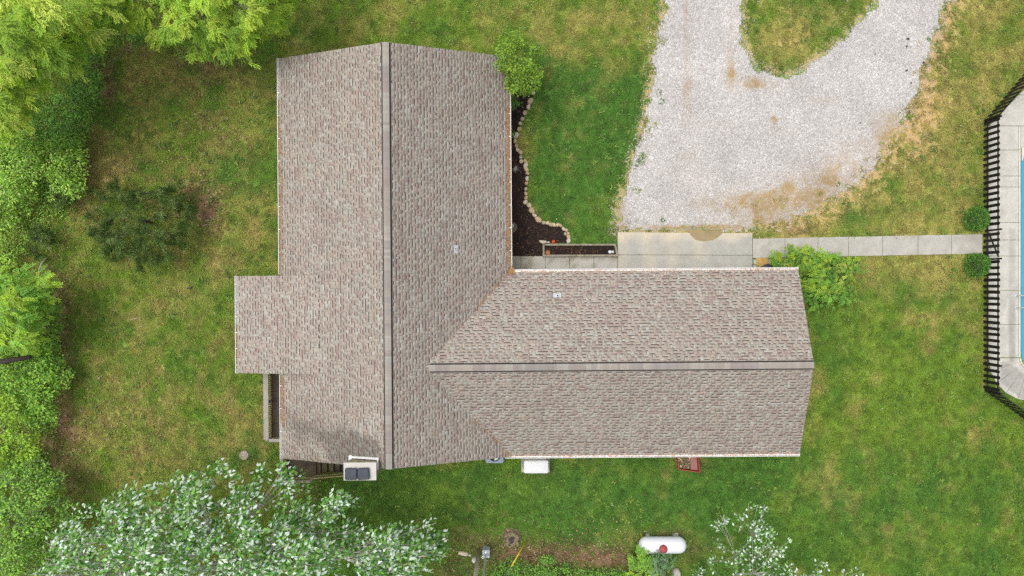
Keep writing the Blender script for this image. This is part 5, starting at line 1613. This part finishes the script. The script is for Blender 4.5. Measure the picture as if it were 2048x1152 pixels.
tree('poplar_sapling', 'thin sparse poplar sapling with white leaves east of the propane tank', 'tree', (1468, 1150), O11, 15, dome(3.0, 5.5, 70), lea, .055, 'palebark', seed=22, limbs=9,
     cols=PO, pcol=np.array([.33, .17, .16, .08, .14, .12]), rad=.24, nleaf=10, L=.17, Wd=.10, wind=(.4, .3), drop=.42, nscale=18)
O11b = [(1380, 1175), (1385, 1140), (1402, 1128), (1415, 1140), (1408, 1180)]
tree('poplar_shoot', 'small white leaved poplar shoot between the tank and the sapling', 'shrub', (1398, 1140), O11b, 11, dome(.8, 1.6, 20), lea, .02, 'palebark', seed=23, limbs=4, cols=PO, pcol=PP, rad=.16, nleaf=9, L=.12, Wd=.09, drop=.2)
# south edge shrubs
O12 = [(968, 1180), (985, 1140), (1000, 1124), (1040, 1122), (1068, 1128), (1085, 1114), (1105, 1116), (1118, 1130), (1150, 1128), (1180, 1146), (1225, 1138), (1252, 1152), (1250, 1190)]
tree('low_shrub', 'dark leafy shrub strip at the south edge beside the yellow guard', 'shrub', (1100, 1150), O12, 13, dome(.3, .9, 25), lea, .03, seed=24, cols=DG + MG[:1], rad=.30, nleaf=46, L=.10, Wd=.065, limbs=12)
O13 = [(1250, 1180), (1262, 1140), (1268, 1112), (1285, 1106), (1298, 1118), (1305, 1140), (1300, 1180)]
tree('sapling', 'bright green sapling in front of the propane tank', 'shrub', (1280, 1130), O13, 12, dome(.6, 1.7, 25), spr, .03, seed=25, limbs=5, wind=(.1, .2), cols=YG[:2] + MG[:1], R=.3, nr=7, nl=6, leaflet=(.12, .05), out=P(1280, 1145, 1))
O14 = [(1300, 1185), (1300, 1130), (1310, 1112), (1330, 1108), (1340, 1122), (1336, 1150), (1330, 1185)]
tree('sapling', 'grey green sapling touching the propane tank below its red dome', 'shrub', (1322, 1130), O14, 12, dome(.6, 1.5, 25), spr, .03, seed=26, limbs=5, wind=(.2, .3), cols=[np.array((.13, .25, .10)), np.array((.22, .34, .18)), np.array((.10, .22, .06))], R=.3, nr=7, nl=6, leaflet=(.11, .045), out=P(1320, 1150, 1))
o = bpy.data.objects.new('rock', smes[5].copy()); o.data.materials[0] = MT['concrete']; COL.objects.link(o); o.location = P(1352, 1146, .1); o.scale = (.30, .40, .30); o.rotation_euler = (0, 0, .3); tag(o, 'grey rock at the south edge below the propane tank', 'rock')

# corner tree at the north-east roof corner, shrubs by the house
O15 = [(992, 118), (994, 95), (1003, 72), (1016, 64), (1026, 72), (1032, 68), (1043, 78), (1050, 100), (1062, 84), (1078, 78), (1082, 98), (1072, 112), (1078, 130), (1080, 150), (1074, 172), (1056, 186), (1035, 190), (1018, 180), (1008, 160), (996, 150)]
tree('maple_tree', 'small bright green tree at the northeast corner of the roof', 'tree', (1046, 140), O15, 10.5, dome(3.0, 5.0, 40), lea, .08, seed=27, limbs=9, under=(.8, 1.5), cols=[c * .80 for c in YG[:2] + YG[3:4] + MG[2:3]], rad=.25, nleaf=46, L=.10, Wd=.08, drop=.22, nscale=24)
O15b = [(1064, 150), (1090, 150), (1098, 160), (1084, 168), (1066, 165)]
O16 = [(1548, 525), (1562, 508), (1590, 502), (1625, 504), (1650, 512), (1690, 520), (1712, 530), (1716, 560), (1704, 580), (1690, 596), (1660, 604), (1640, 606), (1618, 606), (1606, 590), (1600, 545), (1590, 538), (1560, 540)]
tree('corner_shrub', 'rounded yellow green shrub at the northeast corner of the garage wing', 'shrub', (1640, 552), O16, 14, dome(.8, 2.5, 45), spr, .07, seed=28, limbs=10, under=(.7, 1.2), wind=(0, 0), cols=[c * .82 for c in YG[:2] + MG[:2] + YG[4:5] + MG[2:3]], R=.28, nr=9, nl=7, leaflet=(.13, .055), out=P(1650, 552, 0), drop=.2, nscale=26)
for px, py, lb, sd_ in ((1955, 437, 'round clipped evergreen bush north of the pool walk at the gate', 29), (1957, 530, 'round clipped evergreen bush south of the pool walk at the gate', 30)):
    r = np.random.default_rng(sd_); R_ = .66
    b = P(px, py, .5) * np.array([1, 1, 0]); root = thing('round_bush', lb, 'bush', tuple(b), group='round bushes flanking the gate')
    u = unit(r, 2600, .5); u[:, 2] = np.abs(u[:, 2])
    rad_ = R_ * (1 + .13 * (vnoise(u[:, 0] * 3, u[:, 1] * 3 + u[:, 2] * 2, .5, sd_) - .5) * 2) * r.uniform(.8, 1.04, len(u))
    p = u * rad_[:, None] * np.array([1, 1, .95]) + (0, 0, .25)
    lv = Leaves(); cols = np.array([(.13, .33, .05), (.23, .46, .08), (.07, .19, .03)])
    lv.add(p, u + r.normal(0, .5, u.shape), u + r.normal(0, .7, u.shape), r.uniform(.07, .14, len(u)), np.full(len(u), .03), cols[r.integers(0, 3, len(u))] * r.uniform(.8, 1.25, (len(u), 1)))
    lv.build('foliage', root)
    e = MB(); e.lathe((0, 0, 0), [(.2, .02), (.40, .25), (.44, .45), (.36, .65), (.15, .75)], 12); e.build('branches', MT['darkbark'], root)
for nm, poly, base, lb, sd_, hz in (('bed_shrub', [(1018, 190), (1034, 193), (1043, 207), (1040, 218), (1026, 220), (1018, 212)], (1030, 206), 'small dark green shrub in the mulch below the corner tree', 31, .8), ('bed_plant', [(1017, 248), (1023, 252), (1026, 265), (1022, 276), (1017, 272)], (1021, 262), 'low green plant in the mulch tight against the east eave', 32, .4)):
    tree(nm, lb, 'plant', base, poly, 7, dome(.2, hz, 10), lea, .02, seed=sd_, limbs=4, cols=DG + MG[:1], rad=.17, nleaf=26, L=.08, Wd=.05)
dg = thing('dead_grass', 'dry straw coloured ornamental grass clump in the mulch bed', 'plant', tuple(P(1030, 338, 0)))
for k in range(40):
    a = random.uniform(0, 2 * pi); L_ = random.uniform(.12, .3)
    e = MB() if k == 0 else e
    e.raw([(0.01 * cos(a + 1.5), .01 * sin(a + 1.5), .06), (-.01 * cos(a + 1.5), -.01 * sin(a + 1.5), .06), (L_ * cos(a), L_ * sin(a), .14)], [(0, 1, 2)])
e.build('blades', MT['twig'], dg)


# pines: long drooping tufts of needles on sparse limbs
def pine(label, base_px, top_px_z, outline, ntips, seed, hmax, cols, ncount=46, nl=.16):
    r = np.random.default_rng(seed)
    b = P(*base_px, 0); root = thing('pine_tree', label, 'tree', tuple(b), group='pines on the west lawn')
    mb = MB(); lv = Leaves()
    top = P(*top_px_z)
    mb.tube([b - (0, 0, .1), b + (top - b) * .5, top], [.09, .06, .02], 8)
    xs_ = [p[0] for p in outline]; ys_ = [p[1] for p in outline]
    c = 0
    tips = []
    while c < ntips:
        a, bb = r.uniform(min(xs_), max(xs_)), r.uniform(min(ys_), max(ys_))
        if not inpoly(np.array([a]), np.array([bb]), outline)[0] or vnoise(np.array([a]), np.array([bb]), 26, seed)[0] < .36:
            continue
        rad = np.hypot(a - base_px[0], bb - base_px[1]) / (max(xs_) - min(xs_)) * 2
        z = hmax * np.clip(1 - .75 * rad, .12, 1) * r.uniform(.55, 1.05)
        tips.append((rad, P(a, bb, z), z)); c += 1
    tips.sort(key=lambda q: q[0])
    nodes = []
    for rad, t, z in tips:
        cand = [q for q in nodes if np.linalg.norm(q[:2] - b[:2]) < np.linalg.norm(t[:2] - b[:2]) * .8]
        st_ = min(cand, key=lambda q: np.linalg.norm(q - t)) if cand and rad > .25 else b + (top - b) * np.clip(z / hmax * .9 - .05, .08, .95)
        nodes.append(t)
        m = st_ + (t - st_) * .55 + np.array([r.normal(0, .06), r.normal(0, .06), -.08])
        mb.tube([st_, m, t], [.016, .012, .006], 5, cap=False)
        for q, frac in ((t, 1.), (m + (t - m) * .6, .8), (m + (t - m) * .25, .6)):
            n = int(ncount * frac)
            di = (t - st_) / np.linalg.norm(t - st_)
            u = unit(r, n) * .75 + di * .75 + np.array([0, 0, .15])
            p = q + r.normal(0, .09, (n, 3)) * np.array([1, 1, .6])
            base = cols[r.integers(len(cols))]
            lv.add(p, u, unit(r, n, .6), r.uniform(.7, 1.25, n) * nl, np.full(n, .017), base * r.uniform(.75, 1.25, (n, 1)), fold=0, droop=.3)
    for o in (mb.build('trunk', MT['darkbark'], None, True), lv.build('needles', None, 'needle')):
        o.parent = root; o.matrix_parent_inverse = __import__('mathutils').Matrix.Translation(tuple(-b))


PN = [np.array(c) for c in ((.115, .205, .045), (.15, .25, .055), (.08, .145, .035), (.32, .43, .14))]
pine('dark sparse pine standing alone in the west lawn', (300, 445), (285, 440, 4.2), [(165, 425), (180, 385), (200, 372), (232, 352), (275, 345), (320, 350), (365, 362), (388, 390), (392, 420), (380, 450), (372, 500), (345, 520), (310, 530), (285, 545), (250, 525), (215, 520), (190, 490), (170, 455)], 200, 41, 4.2, PN, 46)
pine('small wispy pine nearest the pale thicket', (118, 398), (108, 392, 2.0), [(85, 385), (105, 372), (130, 375), (145, 395), (135, 412), (105, 415), (88, 402)], 22, 42, 1.9, PN, 36, .14)
pine('small wispy pine beside the low yellow green brush', (84, 482), (68, 474, 2.4), [(40, 470), (60, 445), (90, 450), (112, 475), (105, 500), (80, 520), (50, 512)], 34, 43, 2.2, PN, 36, .15)
# grey driftwood branches below the small pine
for i, (pts_, lb) in enumerate((([(104, 475), (96, 490), (99, 500)], 'pale grey broken branch beside the small wispy pine'), ([(92, 515), (82, 528), (76, 545)], 'grey dead branch on the ground south of the small pines'))):
    e = MB(); e.tube([P(a, b_, .25) for a, b_ in pts_], [.04, .035, .015], 6); tag(e.build('dead_branch', MT['palebark']), lb, 'branch')


# ------------------------------------------------------------------ loose greenery and litter that nobody could count
r = np.random.default_rng(88)
WEDGE = [(-80, -40), (215, -40), (222, 90), (188, 210), (172, 300), (160, 385), (118, 460), (95, 540), (108, 640), (132, 740), (112, 840), (92, 930), (140, 1010), (165, 1060), (200, 1200), (-80, 1200)]
C, dist = clumps(WEDGE, 9.5, r, lambda a, b_, d: .08 + .35 * np.clip(d / 60, 0, 1) * (.4 + vnoise(a, b_, 30, 3)), .28, 34, 77)
lv = Leaves()
leafy_crown(lv, C, r, MG + PALE + DG[:2], .30, 17, .10, .06, flat=.35, clumpvar=.3)
lv.build('ground_cover', None)['kind'] = 'stuff'

wl_ = Leaves()
n = 5200
wx_, wy_ = r.uniform(-29, 29, n), r.uniform(-16.5, 16.5, n)
ok = (sdist(wx_, wy_, W(HOUSE)) < -.1)
for q in (BED, APRON, WALKL, WALKR, POOLD):
    ok &= sdist(wx_, wy_, W(q)) < -.1
gvv = np.where(sdist(wx_, wy_, W(ISLAND)) > 0, -1, sdist(wx_, wy_, W(DRIVE)))
ok &= (gvv < .9) & (fbm(wx_, wy_, 1.6, 131, 3) + .35 * (gvv > -.5) * (r.random(n) < .2) - .5 * (gvv > 0) * (r.random(n) < .55) > .52)
WC = np.array([(.10, .23, .03), (.14, .28, .04), (.20, .34, .05), (.27, .37, .06), (.085, .17, .03)])
for x_, y_ in zip(wx_[ok], wy_[ok]):
    k = r.integers(7, 15); a = r.uniform(0, 2 * pi, k); rad_ = r.uniform(.02, .16) * np.sqrt(r.random(k))
    p = np.stack([x_ + np.cos(a) * rad_, y_ + np.sin(a) * rad_, np.full(k, .08)], 1); p[:, 2] += r.uniform(0, .05, k)
    d = np.stack([np.cos(a), np.sin(a), r.uniform(.0, .5, k)], 1)
    wl_.add(p, d, np.array([0, 0, 1.]) + r.normal(0, .3, (k, 3)), r.uniform(.06, .13, k), r.uniform(.035, .07, k), WC[r.integers(5)] * r.uniform(.8, 1.25, (k, 1)))
wl_.build('weeds', None)['kind'] = 'stuff'

fl_ = Leaves()
pts = []
for cx_, cy_, rx, ry, m in ((415, 215, 40, 110, 500), (430, 130, 70, 30, 260), (230, 160, 40, 110, 420), (160, 360, 40, 60, 260), (420, 430, 50, 60, 380), (120, 600, 26, 110, 330), (125, 850, 50, 110, 480), (310, 880, 60, 70, 260), (200, 830, 60, 50, 200),
                            (1060, 1105, 110, 34, 700), (1200, 1115, 90, 26, 480), (930, 1120, 50, 40, 260), (620, 985, 40, 20, 90), (1300, 500, 900, 600, 500), (300, 600, 300, 400, 700), (230, 330, 60, 25, 160), (1870, 170, 90, 160, 420)):
    pts.append(np.stack([r.normal(cx_, rx, m), r.normal(cy_, ry, m)], 1))
pts = np.concatenate(pts); X_ = (pts[:, 0] - 1024) * S; Y_ = (576 - pts[:, 1]) * S
ok = np.ones(len(pts), bool)
for q in (HOUSE, BED, APRON, WALKL, WALKR, POOLD, DRIVE):
    ok &= sdist(X_, Y_, W(q)) < -.05
X_, Y_ = X_[ok], Y_[ok]; n = len(X_)
FC = np.array([(.26, .15, .07), (.20, .11, .06), (.36, .24, .12), (.45, .36, .22), (.15, .085, .05)])
fl_.add(np.stack([X_, Y_, r.uniform(.09, .15, n)], 1), unit(r, n) * np.array([1, 1, .25]), np.array([0, 0, 1.]) + r.normal(0, .35, (n, 3)), r.uniform(.07, .15, n), r.uniform(.05, .09, n), FC[r.integers(0, 5, n)] * r.uniform(.8, 1.2, (n, 1)))
fl_.build('fallen_leaves', None)['kind'] = 'stuff'
